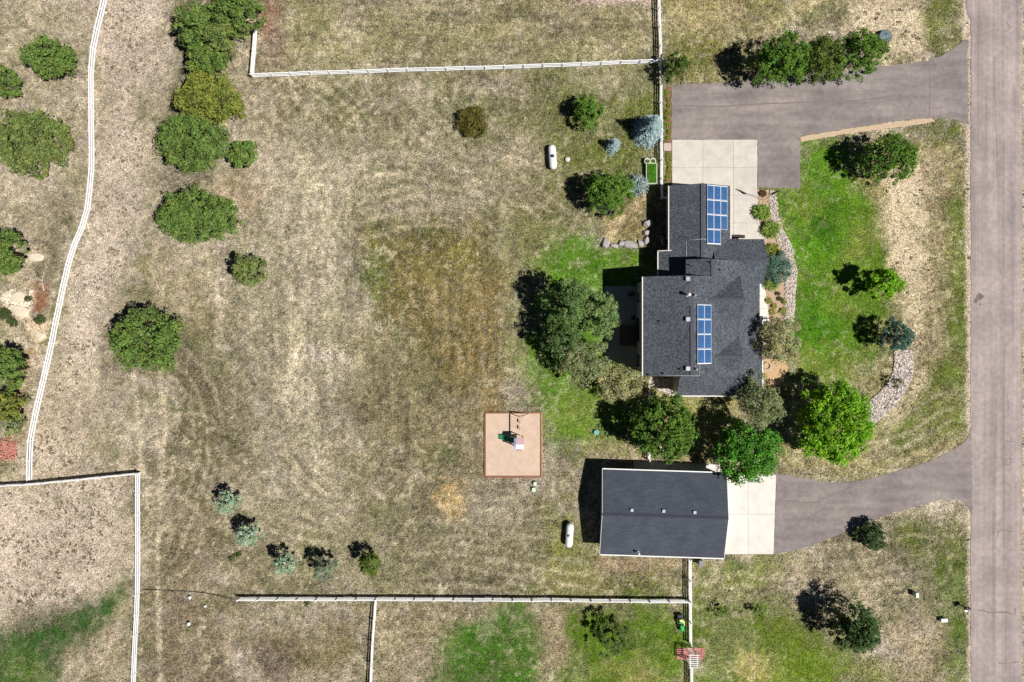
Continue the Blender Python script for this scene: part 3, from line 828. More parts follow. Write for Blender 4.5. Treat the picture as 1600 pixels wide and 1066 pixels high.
# cross gable over the entry
def cross(y0, x0, x1, z, s, hwN, hwS):
    if hwN: roof([(x0, y0 + .002, z), (x1, y0 + .002, z), (x1, y0 + hwN, z - s * hwN), (x0 + .2, y0 + hwN * .5, z - s * hwN * .5)], [(0, 1, 2, 3)], t=.15)
    if hwS: roof([(x0, y0 - .002, z), (x0 + .2, y0 - hwS * .5, z - s * hwS * .5), (x1, y0 - hwS, z - s * hwS), (x1, y0 - .002, z)], [(0, 1, 2, 3)], t=.15)
    bar((x0, y0, z + .02), (x1, y0, z + .02), .26, .05, 'ridge_cap', M_ridge, house)
cross(4.79, 22.7, 26.85, mE(22.7), .68, 2.87, 2.87)
cross(-1.78, 23.5, 26.75, mE(23.5), .637, 2.42, 0)
z2 = mE(23.5)
G = lambda y: z2 - .637 * (-1.78 - y)
vg = [(23.5, -1.782, G(-1.782)), (20.7, -4.0, G(-4.0)), (19.8, -4.0, G(-4.0)), (19.8, -6.54, G(-6.54)), (30.12, -6.54, G(-6.54)), (26.72, -4.2, G(-4.2)), (26.72, -1.782, G(-1.782))]
roof(vg, [tuple(range(7))])
# gable infill
for x, y0, z, hw, s in ((26.7, 4.79, mE(22.7), 2.7, .68), (26.6, -1.78, z2, 2.2, .637)):
    MB().add([(x, y0 - hw, z - s * hw - .4), (x, y0 + hw, z - s * hw - .4), (x, y0 + hw, z - s * hw - .15), (x, y0, z - .17), (x, y0 - hw, z - s * hw - .15)] + [(x - .12, y0 - hw, z - s * hw - .4), (x - .12, y0 + hw, z - s * hw - .4), (x - .12, y0 + hw, z - s * hw - .15), (x - .12, y0, z - .17), (x - .12, y0 - hw, z - s * hw - .15)],
             [(0, 1, 2, 3, 4), (9, 8, 7, 6, 5), (0, 5, 6, 1), (1, 6, 7, 2), (2, 7, 8, 3), (3, 8, 9, 4), (4, 9, 5, 0)]).build('gable_wall', M_wall, house)
# ridge caps
bar((XR, yS, ZR + .02), (XR, yN, ZR + .02), .36, .06, 'ridge_cap', M_ridge, house)
bar((XA, 9.7, ZA + .02), (XA, 18.65, ZA + .02), .36, .06, 'ridge_cap', M_ridge, house)
bar((27.3, YE, ZE + .02), (30.25, YE, ZE + .02), .3, .05, 'ridge_cap', M_ridge, house)
bar((23.1, yN, zc + .02), (23.1, yC, zc + .02), .26, .05, 'ridge_cap', M_ridge, house)
# walls under each wing
def wallx(prof, y0, y1):       # profile (x,z) extruded along y
    n = len(prof)
    vs = [(x, y0, z) for x, z in prof] + [(x, y1, z) for x, z in prof]
    MB().add(vs, [tuple(range(n)), tuple(range(2 * n - 1, n - 1, -1))] + [(i, (i + 1) % n, n + (i + 1) % n, n + i) for i in range(n)]).build('wall', M_wall, house)
def wally(prof, x0, x1):
    n = len(prof)
    vs = [(x0, y, z) for y, z in prof] + [(x1, y, z) for y, z in prof]
    MB().add(vs, [tuple(range(n)), tuple(range(2 * n - 1, n - 1, -1))] + [(i, (i + 1) % n, n + (i + 1) % n, n + i) for i in range(n)]).build('wall', M_wall, house)
wallx([(15.6, -.1), (29.4, -.1), (29.4, 3.2), (XR, 7.55), (15.6, 6.08)], -3.75, 7.15)
wallx([(20.65, -.11), (29.0, -.11), (29.0, 3.4), (23.1, 6.22), (20.65, 5.5)], 7.16, 9.2)
wallx([(19.25, -.12), (25.9, -.12), (25.9, 3.12), (XA, 4.35), (19.25, 3.2)], 9.21, 18.3)
wallx([(18.05, -.13), (19.24, -.13), (19.24, 3.2), (18.05, 2.76)], 7.17, 10.5)
wally([(6.95, -.14), (11.9, -.14), (11.9, 3.2), (YE, 4.36), (6.95, 3.12)], 25.95, 29.75)
wally([(-6.2, -.15), (-3.76, -.15), (-3.76, 4.8), (-6.2, 3.28)], 20.1, 26.3)
wally([(-6.19, -.16), (-3.77, -.16), (-3.77, 3.0), (-6.19, 3.0)], 26.31, 29.7)
# gutters
for a, b in (((xw - .06, yS, zw - .08), (xw - .06, yN, zw - .08)), ((18.84, 10.8, ZA - sA * 3.6 - .08), (18.84, 18.65, ZA - sA * 3.6 - .08)), ((17.64, 7.5, ZA - sA * 4.8 - .08), (17.64, 10.8, ZA - sA * 4.8 - .08)),
             ((30.18, -6.5, mE(30.1) - .1), (30.18, 3.0, mE(30.1) - .1)), ((20.0, -6.62, G(-6.54) - .08), (30.0, -6.62, G(-6.54) - .08)), ((26.32, 12.3, ZA - sA * 3.76 - .08), (26.32, 18.65, ZA - sA * 3.76 - .08))):
    bar(a, b, .14, .13, 'gutter', M_gutter, house)
bar((17.6, 10.87, ZA - sA * 4.8), (19.2, 10.87, ZA - sA * 3.4), .10, .16, 'fascia', M_gutter, house)
# windows and doors (west face, seen in the shade; east front; garage doors to the north)
def window(x, y, z, w, h, face):
    ax = {'W': (.06, w, h), 'E': (.06, w, h), 'N': (w, .06, h), 'S': (w, .06, h)}[face]
    f = MB().box((x, y, z), ax).build('window', M_white, house)
    pane = {'W': (.04, w - .16, h - .16), 'E': (.04, w - .16, h - .16), 'N': (w - .16, .04, h - .16), 'S': (w - .16, .04, h - .16)}[face]
    off = {'W': (-.03, 0), 'E': (.03, 0), 'N': (0, .03), 'S': (0, -.03)}[face]
    MB().box((x + off[0], y + off[1], z), pane).build('pane', M_glass, f)
for y, w in ((-2.4, 1.6), (1.2, 2.4), (5.2, 1.8)):
    window(15.58, y, 4.6, w, 1.4, 'W')
for y, w, z, h in ((-2.4, 1.8, 1.15, 2.1), (1.4, 3.2, 1.15, 2.1), (5.3, 1.4, 1.5, 1.2)):
    window(15.58, y, z, w, h, 'W')
for y in (12.0, 15.5): window(19.23, y, 1.6, 1.2, 1.1, 'W')
for y in (-2.5, 1.2): window(29.42, y, 1.6, 1.8, 1.4, 'E')
MB().box((29.43, 5.0, 1.1), (.08, 1.0, 2.1)).build('door', mat('front_door', (.12, .05, .03), .5), house)
for x in (21.0, 24.2): MB().box((x, 18.32, 1.2), (2.7, .08, 2.3)).build('garage_door', M_white, house)
window(22, -6.22, 1.6, 1.4, 1.2, 'S'); window(26, -6.22, 1.6, 1.4, 1.2, 'S')
# roof jacks, pipes, conduits
def onroof(px, py, kind):
    def roof_h(x, y):
        hs = []
        if xw <= x <= XR and yS <= y <= yN: hs.append(zw + (x - xw) * (ZR - zw) / (XR - xw))
        if x > XR and yS <= y <= (yN if x < 23.1 else yC): hs.append(mE(x))
        if 20.3 <= x <= 23.1 and 7.3 <= y <= yC: hs.append(zc - (23.1 - x) * .307)
        if 17.7 <= x <= XA and 7.3 <= y <= 18.6: hs.append(ZA - sA * (XA - x))
        return max(hs) if hs else 3.3
    h = 5.0
    for _ in range(6):
        x, y = W(px, py, h); h = roof_h(x, y)
    if kind == 'pipe':
        MB().lathe([(.13, -.1), (.13, .03), (.055, .06), (.055, .38), (.04, .38)], 10, (x, y, h)).build('vent_pipe', M_dark, house, True)
    elif kind == 'flue':
        b = MB().lathe([(.2, -.12), (.2, .02), (.12, .06), (.12, .75), (.19, .78), (.19, .92), (.05, 1.02)], 14, (x, y, h)).build('flue_pipe', M_white, house, True)
    elif kind == 'short':
        MB().lathe([(.2, -.1), (.2, .02), (.1, .05), (.1, .4), (.16, .43), (.16, .5), (.04, .56)], 12, (x, y, h)).build('flue_pipe', M_grey, house, True)
    else:
        MB().box((x, y, h + .1), (.42, .42, .26)).box((x + .02, y, h + .25), (.5, .5, .05)).build('roof_vent', M_grey, house, bevel=.02)
for a in ((1074, 461, 'flue'), (1085, 461.5, 'short'), (1074, 436, 'box'), (1074, 499, 'box'), (1074, 576, 'box'), (1030, 502.5, 'pipe'), (1062, 577, 'pipe'), (1036, 583.5, 'pipe'), (1013, 585.5, 'pipe'), (1076, 414, 'pipe'), (1109, 410, 'pipe'), (1124, 421.5, 'pipe'), (1087, 577, 'short')):
    onroof(*a)
def conduit(pts):
    MB().tube(pts, [.022] * len(pts), 6).build('conduit', M_gutter, house, True)
zz = lambda x: zw + (x - xw) * (ZR - zw) / (XR - xw) + .05
conduit([(15.7, -3.95, zz(15.7)), (XR, -3.95, ZR + .08), (21.4, -3.95, mE(21.4) + .05), (21.4, -2.6, mE(21.4) + .05)])
conduit([(20.75, 12.0, ZA - sA * (XA - 20.75) + .05), (20.75, 9.8, ZA - sA * (XA - 20.75) + .05)])
conduit([(20.75, 12.0, ZA - sA * (XA - 20.75) + .05), (XA, 12.05, ZA + .09), (23.0, 12.05, ZA - sA * .5 + .05)])
conduit([(20.2, 7.2, zz(20.2) + .0), (20.2, 4.0, zz(20.2))])

# solar arrays
pm, nt, N, L, P = nodes_of('solar_cells')
tc = N.new('ShaderNodeTexCoord'); sp_ = N.new('ShaderNodeSeparateXYZ'); L.new(tc.outputs['Object'], sp_.inputs[0])
def gridline(out, n, w):
    a = N.new('ShaderNodeMath'); a.operation = 'MULTIPLY'; a.inputs[1].default_value = n; L.new(out, a.inputs[0])
    b = N.new('ShaderNodeMath'); b.operation = 'FRACT'; L.new(a.outputs[0], b.inputs[0])
    c = N.new('ShaderNodeMath'); c.operation = 'LESS_THAN'; c.inputs[1].default_value = w; L.new(b.outputs[0], c.inputs[0]); return c.outputs[0]
mxm = N.new('ShaderNodeMath'); mxm.operation = 'MAXIMUM'
L.new(gridline(sp_.outputs[0], 6.25, .10), mxm.inputs[0]); L.new(gridline(sp_.outputs[1], 6.1, .10), mxm.inputs[1])
oi = N.new('ShaderNodeObjectInfo')
hr = N.new('ShaderNodeMix'); hr.data_type = 'RGBA'
hr.inputs['A'].default_value = (*A(42, 94, 146), 1); hr.inputs['B'].default_value = (*A(56, 102, 158), 1)
L.new(oi.outputs['Random'], hr.inputs['Factor'])
mx = N.new('ShaderNodeMix'); mx.data_type = 'RGBA'
L.new(mxm.outputs[0], mx.inputs['Factor']); L.new(hr.outputs['Result'], mx.inputs['A']); mx.inputs['B'].default_value = (*A(112, 142, 186), 1)
nz_ = N.new('ShaderNodeTexNoise'); nz_.inputs['Scale'].default_value = 1.2; L.new(tc.outputs['Object'], nz_.inputs['Vector'])
mr = N.new('ShaderNodeMapRange'); mr.inputs['To Min'].default_value = .7; mr.inputs['To Max'].default_value = 1.3; L.new(nz_.outputs['Fac'], mr.inputs['Value'])
sc2 = N.new('ShaderNodeVectorMath'); sc2.operation = 'SCALE'; L.new(mx.outputs['Result'], sc2.inputs[0]); L.new(mr.outputs[0], sc2.inputs['Scale'])
L.new(sc2.outputs[0], P.inputs['Base Color']); P.inputs['Roughness'].default_value = .18; P.inputs['Specular IOR Level'].default_value = .5
M_cells = pm
M_alu = mat('panel_frame', (.78, .79, .82), .4, .05, 3)
def solar(label, origin, slope, cells, cw, rh):
    """origin: upper west-north corner (x,y,z) on the roof; slope = fall per metre going east"""
    ang = math.atan(slope)
    root = thing('solar_array', label, 'solar array', origin, 0, 'solar arrays on the house roof')
    root.rotation_euler = (0, ang, 0)
    fr = MB()
    w, l = cw - .02, rh - .10
    for c, d in (((0, l / 2 - .02, 0), (w, .03, .05)), ((0, -l / 2 + .02, 0), (w, .03, .05)), ((w / 2 - .02, 0, 0), (.028, l - .09, .05)), ((-w / 2 + .02, 0, 0), (.028, l - .09, .05))):
        fr.box(c, d)
    fme = fr.mesh('frame', M_alu)
    cme = MB().box((0, 0, 0), (w - .05, l - .08, .03)).mesh('panel', M_cells)
    rows = max(r for r, c in cells) + 1
    for r, c in cells:
        p = place(cme, 'panel', root, ((c + .5) * cw, -(r + .5) * rh, .17))
        place(fme, 'frame', p, (0, 0, .004))
    for r in range(rows):
        n = max(c for rr, c in cells if rr == r) + 1
        for yy in (-(r) * rh - .04,):
            MB().box((n * cw / 2, yy, .165), (n * cw, .06, .06)).build('mounting_rail', M_alu, root)
    n = max(c for rr, c in cells if rr == rows - 1) + 1
    MB().box((n * cw / 2, -rows * rh + .01, .165), (n * cw, .08, .06)).build('mounting_rail', M_alu, root)
    for r in range(rows):
        for c in (.15, 1.6):
            MB().box((c, -(r + .5) * rh, .06), (.08, .08, .14)).build('mounting_foot', M_dark, root)
solar('eleven blue solar panels on the north wing roof', (23.0, 18.5, ZA - sA * .5), sA, [(r, c) for r in range(3) for c in range(3)] + [(3, 0), (3, 1)], .966, 1.745)
solar('eight blue solar panels beside the main roof ridge', (21.0, 4.17, mE(21.0)), .478, [(r, c) for r in range(4) for c in range(2)], 1.02, 1.69)

# detached garage
ga = math.atan2(-.48, 15.0)
gar = thing('detached_garage', 'long detached garage with plain slate grey gable roof', 'garage', (18.26, -20.85, 0), ga)
Lg, Dg, zg, zr = 15.0, 10.25, 2.9, 4.1
sg = (zr - zg) / (Dg / 2)
h = Lg / 2
for s in (1, -1):
    vv = [(-h, 0.003 * s, zr), (h, 0.003 * s, zr), (h, s * Dg / 2, zg), (-h, s * Dg / 2, zg)]
    MB().shell(vv, [(0, 1, 2, 3)], .18).build('roof', M_groof, gar)
    bar((-h, s * (Dg / 2 + .07), zg - .07), (h, s * (Dg / 2 + .07), zg - .07), .13, .14, 'gutter', M_white, gar)
    for e in (-1, 1):
        bar((e * (h + .02), s * .02, zr - .09), (e * (h + .02), s * Dg / 2, zg - .09), .04, .2, 'fascia', M_white, gar)
bar((-h, 0, zr + .015), (h, 0, zr + .015), .3, .04, 'ridge_cap', mat('garage_ridge', A(62, 66, 76), .8, .1, 5), gar)
a, b = h - .35, Dg / 2 - .4
prof = [(-b, -.1), (b, -.1), (b, zg - .1), (0, zr - .21), (-b, zg - .1)]
n = 5
MB().add([(-a, y, z) for y, z in prof] + [(a, y, z) for y, z in prof], [tuple(range(n)), tuple(range(2 * n - 1, n - 1, -1))] + [(i, (i + 1) % n, n + (i + 1) % n, n + i) for i in range(n)]).build('wall', mat('garage_siding', (.40, .38, .36), .8, .08, 1), gar)
for px, py in ((989, 799.5), (1039, 801), (1088, 803)):
    x, y = W(px, py, 4.75); dx, dy = x - 18.26, y + 20.85
    lx = dx * math.cos(ga) + dy * math.sin(ga); ly = -dx * math.sin(ga) + dy * math.cos(ga)
    MB().box((lx, ly, zr - abs(ly) * sg + .08), (.3, .3, .18)).box((lx, ly, zr - abs(ly) * sg + .18), (.36, .36, .04)).build('roof_vent', mat('pale_vent', (.42, .44, .48), .5, .1, 5), gar, bevel=.015)
x, y = W(998, 865, 3.6); dx, dy = x - 18.26, y + 20.85
lx = dx * math.cos(ga) + dy * math.sin(ga); ly = -dx * math.sin(ga) + dy * math.cos(ga)
MB().lathe([(.16, -.15), (.16, .02), (.08, .05), (.08, .7), (.14, .72), (.14, .82), (.03, .9)], 12, (lx, ly, zr - abs(ly) * sg)).build('flue_pipe', M_white, gar, True)
for y in (2.3, -2.3): MB().box((a + .03, y, 1.35), (.07, 3.4, 2.5)).build('garage_door', M_white, gar)
MB().box((3.0, b + .03, 1.05), (.95, .07, 2.05)).build('door', M_white, gar)
MB().box((-1.5, b + .03, 1.6), (1.4, .06, .9)).build('window', M_glass, gar)
MB().box((-a - .03, 0, 1.6), (.06, 1.4, .9)).build('window', M_glass, gar)

# ------------------------------------------------------------------ white three-rail fences
M_vinyl = mat('white_vinyl', (.90, .89, .88), .45, .05, 2)
RAILS = (.30, .72, 1.14)
rail_me = MB().box((.5, 0, 0), (1, .09, .155)).mesh('rail', M_vinyl)
post_me = MB().box((0, 0, .61), (.13, .13, 1.32)).add([(-.085, -.085, 1.26), (.085, -.085, 1.26), (.085, .085, 1.26), (-.085, .085, 1.26), (-.085, -.085, 1.29), (.085, -.085, 1.29), (.085, .085, 1.29), (-.085, .085, 1.29), (0, 0, 1.36)],
    [(3, 2, 1, 0), (0, 1, 5, 4), (1, 2, 6, 5), (2, 3, 7, 6), (3, 0, 4, 7), (4, 5, 8), (5, 6, 8), (6, 7, 8), (7, 4, 8)]).mesh('post', M_vinyl)
def fence(label, pts, first=True, last=True, rails=RAILS, bay=2.44):
    w = [W(px, py, 1.18) for px, py in pts]
    seg = [math.dist(w[i], w[i + 1]) for i in range(len(w) - 1)]
    tot = sum(seg); n = max(1, round(tot / bay))
    def at_(s):
        for i, l in enumerate(seg):
            if s <= l or i == len(seg) - 1:
                t = s / l; return (w[i][0] * (1 - t) + w[i + 1][0] * t, w[i][1] * (1 - t) + w[i + 1][1] * t)
            s -= l
    P_ = [at_(tot * i / n) for i in range(n + 1)]
    P_ = [(x + random.uniform(-.03, .03), y + random.uniform(-.03, .03)) for x, y in P_]
    root = thing('rail_fence', label, 'fence', (P_[0][0], P_[0][1], 0), 0, 'white rail fences around the paddocks')
    o = P_[0]
    for i, p in enumerate(P_):
        if (i == 0 and not first) or (i == n and not last): continue
        place(post_me, 'post', root, (p[0] - o[0], p[1] - o[1], 0), (random.uniform(-.012, .012), random.uniform(-.012, .012), math.atan2(P_[min(i + 1, n)][1] - P_[max(i - 1, 0)][1], P_[min(i + 1, n)][0] - P_[max(i - 1, 0)][0])))
    for i in range(n):
        a, b = P_[i], P_[i + 1]
        L_ = math.dist(a, b); r = math.atan2(b[1] - a[1], b[0] - a[0]); ux, uy = (b[0] - a[0]) / L_, (b[1] - a[1]) / L_
        for z in rails:
            s0 = .02
            place(rail_me, 'rail', root, (a[0] - o[0] + ux * s0, a[1] - o[1] + uy * s0, z + random.uniform(-.012, .012)), (0, random.uniform(-.006, .006), r), (L_ - 2 * s0, 1, 1))
    return root
fence('long winding white fence following the dirt track', [(170, -48), (159, 0), (151, 26), (145, 58), (139.5, 89), (138.6, 123), (139, 184), (139.6, 270), (134, 318), (131, 338), (107.6, 393), (99.7, 427), (80, 517), (75, 548), (54, 635), (41.5, 698), (42, 752)], last=False)
fence('short white fence meeting the winding fence at its foot', [(-60, 764), (0, 760), (47, 757.5), (213, 741)], last=False)
fence('straight white fence along the bare paddock and lush runnel', [(212, 741), (212, 786), (211.5, 907), (210, 970), (206, 1038), (203, 1120)])
fence('short white fence stub under the clump of trees', [(397.5, 40), (391.5, 114)], last=False)
fence('white fence running from the tree clump to the driveway corner', [(391.5, 115.5), (610, 107.6), (820, 101.8), (915, 97.6), (1032, 92.6)])
fence('white fence beside the driveway and raised garden bed', [(1030, -50), (1031, 0), (1033, 52), (1034, 131), (1035, 280), (1036, 308)])
fence('two-metre white fence return against the house wing', [(1037, 308), (1046, 308)], first=False)
fence('long white fence behind the young spruces', [(370, 938), (590, 938.5), (830, 939.5), (1078, 942)], last=False)
fence('white cross fence between the two southern paddocks', [(586, 941), (581, 1012), (576, 1110)], first=False)
fence('white fence joining the garage to the garden arbor', [(1080, 876), (1080, 941), (1081, 1009)])
fence('white fence continuing south beyond the arbor', [(1082, 1044), (1083, 1120)])
fence('white fence between the house gable and the garage', [(1017, 591), (1016, 645), (1015, 720)])

# ------------------------------------------------------------------ trees, shrubs and plants
M_leaf = attr_mat('foliage', .65, .25, .22)
M_needle = attr_mat('needles', .75, .2, .08)
M_bark = mat('bark', (.10, .075, .055), .9, .3, 6, .5)
M_bark_pale = mat('pale_bark', (.26, .22, .18), .9, .25, 6, .5)

def quad_cloud(P_, Nn, size, asp, col, name, m, parent):
    n = len(P_)
    Nn = Nn / (np.linalg.norm(Nn, axis=1, keepdims=True) + 1e-9)
    R = rng.normal(size=(n, 3)); U = np.cross(Nn, R); U /= (np.linalg.norm(U, axis=1, keepdims=True) + 1e-9)
    Vv = np.cross(Nn, U)
    s = np.asarray(size).reshape(-1, 1)
    U = U * s; Vv = Vv * s * asp
    V4 = np.stack([P_ - U, P_ - Vv * rng.uniform(.7, 1.2, (n, 1)), P_ + U, P_ + Vv * rng.uniform(.7, 1.2, (n, 1))], 1).reshape(-1, 3)
    F4 = np.arange(4 * n).reshape(-1, 4)
    return link(name, np_mesh(name, V4, F4, m, np.repeat(col, 4, 0)), parent)

def trunk(root, h, r, spread, m, limbs=5, z0=-.05):
    b = MB()
    lean = Vector((random.uniform(-.08, .08), random.uniform(-.08, .08), 0)) * h
    b.tube([(0, 0, z0), lean * .2 + Vector((0, 0, h * .2)), lean * .6 + Vector((0, 0, h * .55)), lean + Vector((0, 0, h * .9))], [r * 1.25, r, r * .7, r * .2], 8)
    for i in range(limbs):
        a = 2.4 * i + random.uniform(-.4, .4); z = h * random.uniform(.25, .6)
        q = Vector((math.cos(a), math.sin(a), 0)) * spread * random.uniform(.5, .85)
        st = lean * (z / h) + Vector((0, 0, z))
        b.tube([st, st + q * .5 + Vector((0, 0, h * .12)), st + q + Vector((0, 0, h * .2))], [r * .5, r * .32, r * .1], 6)
    return b.build('trunk', m, root, True)

def crown_dome(root, rx, ry, h, zlo, base, dens, leaf, rough=.3, clump=.75, m=None, asp=.6, fill=.35, hue=.14, taper=0.0, kd=8.5):
    zc_ = (h + zlo) / 2; rz_ = (h - zlo) / 2
    K = int(max(22, rx * ry * kd))
    th = rng.uniform(0, 2 * np.pi, K)
    u = rng.uniform(-.45, 1, K)
    st = np.sqrt(np.maximum(0, 1 - u * u))
    D = np.stack([st * np.cos(th), st * np.sin(th), u], 1)
    lump = 1 + rough * (np.sin(th * 3 + rng.uniform(0, 6)) * .45 + np.sin(th * 5 + rng.uniform(0, 6)) * .35 + np.sin(th * 9 + rng.uniform(0, 6)) * .25) * (1 - np.clip(u, 0, 1) * .6)
    rad = rng.uniform(.70, .97, K) * lump
    inn = rng.random(K) < fill
    rad[inn] *= rng.uniform(.35, .85, inn.sum())
    rad[rng.random(K) < .10] *= 1.10
    Cc = D * np.array([rx, ry, rz_]) * rad[:, None] + np.array([0, 0, zc_])
    if taper:
        tz = np.clip((Cc[:, 2] - zlo) / (h - zlo), 0, 1); Cc[:, :2] *= (1.12 - taper * 1.6 * tz)[:, None]
    cr_ = clump * rng.uniform(.4, 1.3, K) * min(1.0, .45 + .16 * (rx + ry) / 2)
    n = int(dens * rx * ry)
    ci = rng.integers(0, K, n)
    G_ = rng.normal(size=(n, 3)); G_ /= np.linalg.norm(G_, axis=1, keepdims=True)
    rr = rng.uniform(.15, 1, n) ** .5
    P_ = Cc[ci] + G_ * (cr_[ci] * rr)[:, None] * np.array([1, 1, .7])
    P_[:, 2] = np.maximum(P_[:, 2], .12)
    Nn = G_ * .8 + np.array([0, 0, .75]) + rng.normal(size=(n, 3)) * .55
    cb = np.array(base)[None] * (1 + rng.uniform(-hue, hue, (K, 1))) * (1 + rng.uniform(-.10, .10, (K, 3)) * np.array([1.2, .5, 1.0]))
    tipf = np.clip((rr - .5) * 2, 0, 1)[:, None]
    col = cb[ci] * rng.uniform(.65, 1.35, (n, 1)) * (1 + .18 * tipf * np.array([1.3, 1.0, .6]))
    return quad_cloud(P_, Nn, leaf * rng.uniform(.7, 1.3, n), asp, np.clip(col, .004, .8), 'crown', m or M_leaf, root)

def crown_cone(root, R, h, zlo, base, droop=.12, w=.13, dens=1.0):
    Ps, Ns, Ss, Cs = [], [], [], []
    tiers = max(8, int((h - zlo) / .26))
    U_, V_, Q = [], [], []
    cols = []
    for i in range(tiers):
        t = (i + random.random() * .6) / tiers
        z = zlo + (h - zlo) * t
        r = R * (1 - t) ** .85 + .06
        nb = max(5, int(2 * math.pi * r / .36 * dens))
        off = random.random() * 6.28
        for j in range(nb):
            a = off + 2 * math.pi * j / nb + random.uniform(-.15, .15)
            rl = r * random.uniform(.72, 1.1)
            d = np.array([math.cos(a), math.sin(a), 0])
            sid = np.array([-math.sin(a), math.cos(a), 0])
            ns = max(2, int(rl / .20))
            cbr = np.array(base) * random.uniform(.75, 1.25)
            for k in range(ns):
                s = (k + .6) / ns
                p = d * rl * s + np.array([0, 0, z - droop * rl * s * s * 1.6 + .25 * rl * (1 - s) * .2])
                ww = w * (1.15 - .5 * s) * (1 + .6 * (rl > 1))
                for sd in (-1, 1):
                    for _ in range(1):
                        dirv = d * random.uniform(.6, 1.0) + sid * sd * random.uniform(.25, .9) + np.array([0, 0, random.uniform(-.25, .25)])
                        dirv /= np.linalg.norm(dirv)
                        ln = ww * random.uniform(1.2, 2.1)
                        up = np.array([random.uniform(-.4, .4), random.uniform(-.4, .4), 1.0])
                        wd = np.cross(up, dirv); wd /= np.linalg.norm(wd)
                        Q.append((p, p + dirv * ln * .5 + wd * ww * .45, p + dirv * ln, p + dirv * ln * .5 - wd * ww * .45))
                        cols.append(cbr * random.uniform(.75, 1.25) * (.85 + .3 * s))
    V4 = np.array(Q).reshape(-1, 3); V4[:, 2] = np.maximum(V4[:, 2], .06)
    C4 = np.repeat(np.array(cols), 4, 0)
    return link('crown', np_mesh('crown', V4, np.arange(len(V4)).reshape(-1, 4), M_needle, np.clip(C4, .004, .8)), root)

def blades(root, R, h, base, n, w=.05, name='foliage', spread=1.0):
    a = rng.uniform(0, 2 * np.pi, n); rr = R * rng.uniform(.25, 1.0, n) * spread
    o = rng.normal(size=(n, 2)) * R * .18
    z1 = h * rng.uniform(.6, 1.05, n) * (1 - .35 * (rr / R) ** 2)
    d = np.stack([np.cos(a), np.sin(a)], 1); sd = np.stack([-np.sin(a), np.cos(a)], 1)
    p0 = np.concatenate([o, np.zeros((n, 1))], 1)
    mid = np.concatenate([o + d * (rr * .45)[:, None], (z1)[:, None]], 1)
    tip = np.concatenate([o + d * rr[:, None], (z1 * rng.uniform(.45, .95, n))[:, None]], 1)
    ws = np.concatenate([sd * w, np.zeros((n, 1))], 1)
    V5 = np.stack([p0 - ws, p0 + ws, mid + ws, mid - ws, tip + ws * .35, tip - ws * .35], 1).reshape(-1, 3)
    V5[:, 2] = np.maximum(V5[:, 2], .01)
    k = np.arange(n) * 6
    F5 = np.concatenate([np.stack([k, k + 1, k + 2, k + 3], 1), np.stack([k + 3, k + 2, k + 4, k + 5], 1)])
    col = np.array(base)[None] * rng.uniform(.65, 1.35, (n, 1)) * (1 + rng.uniform(-.12, .12, (n, 3)))
    return link(name, np_mesh(name, V5, F5, M_leaf, np.clip(np.repeat(col, 6, 0), .004, .8)), root)

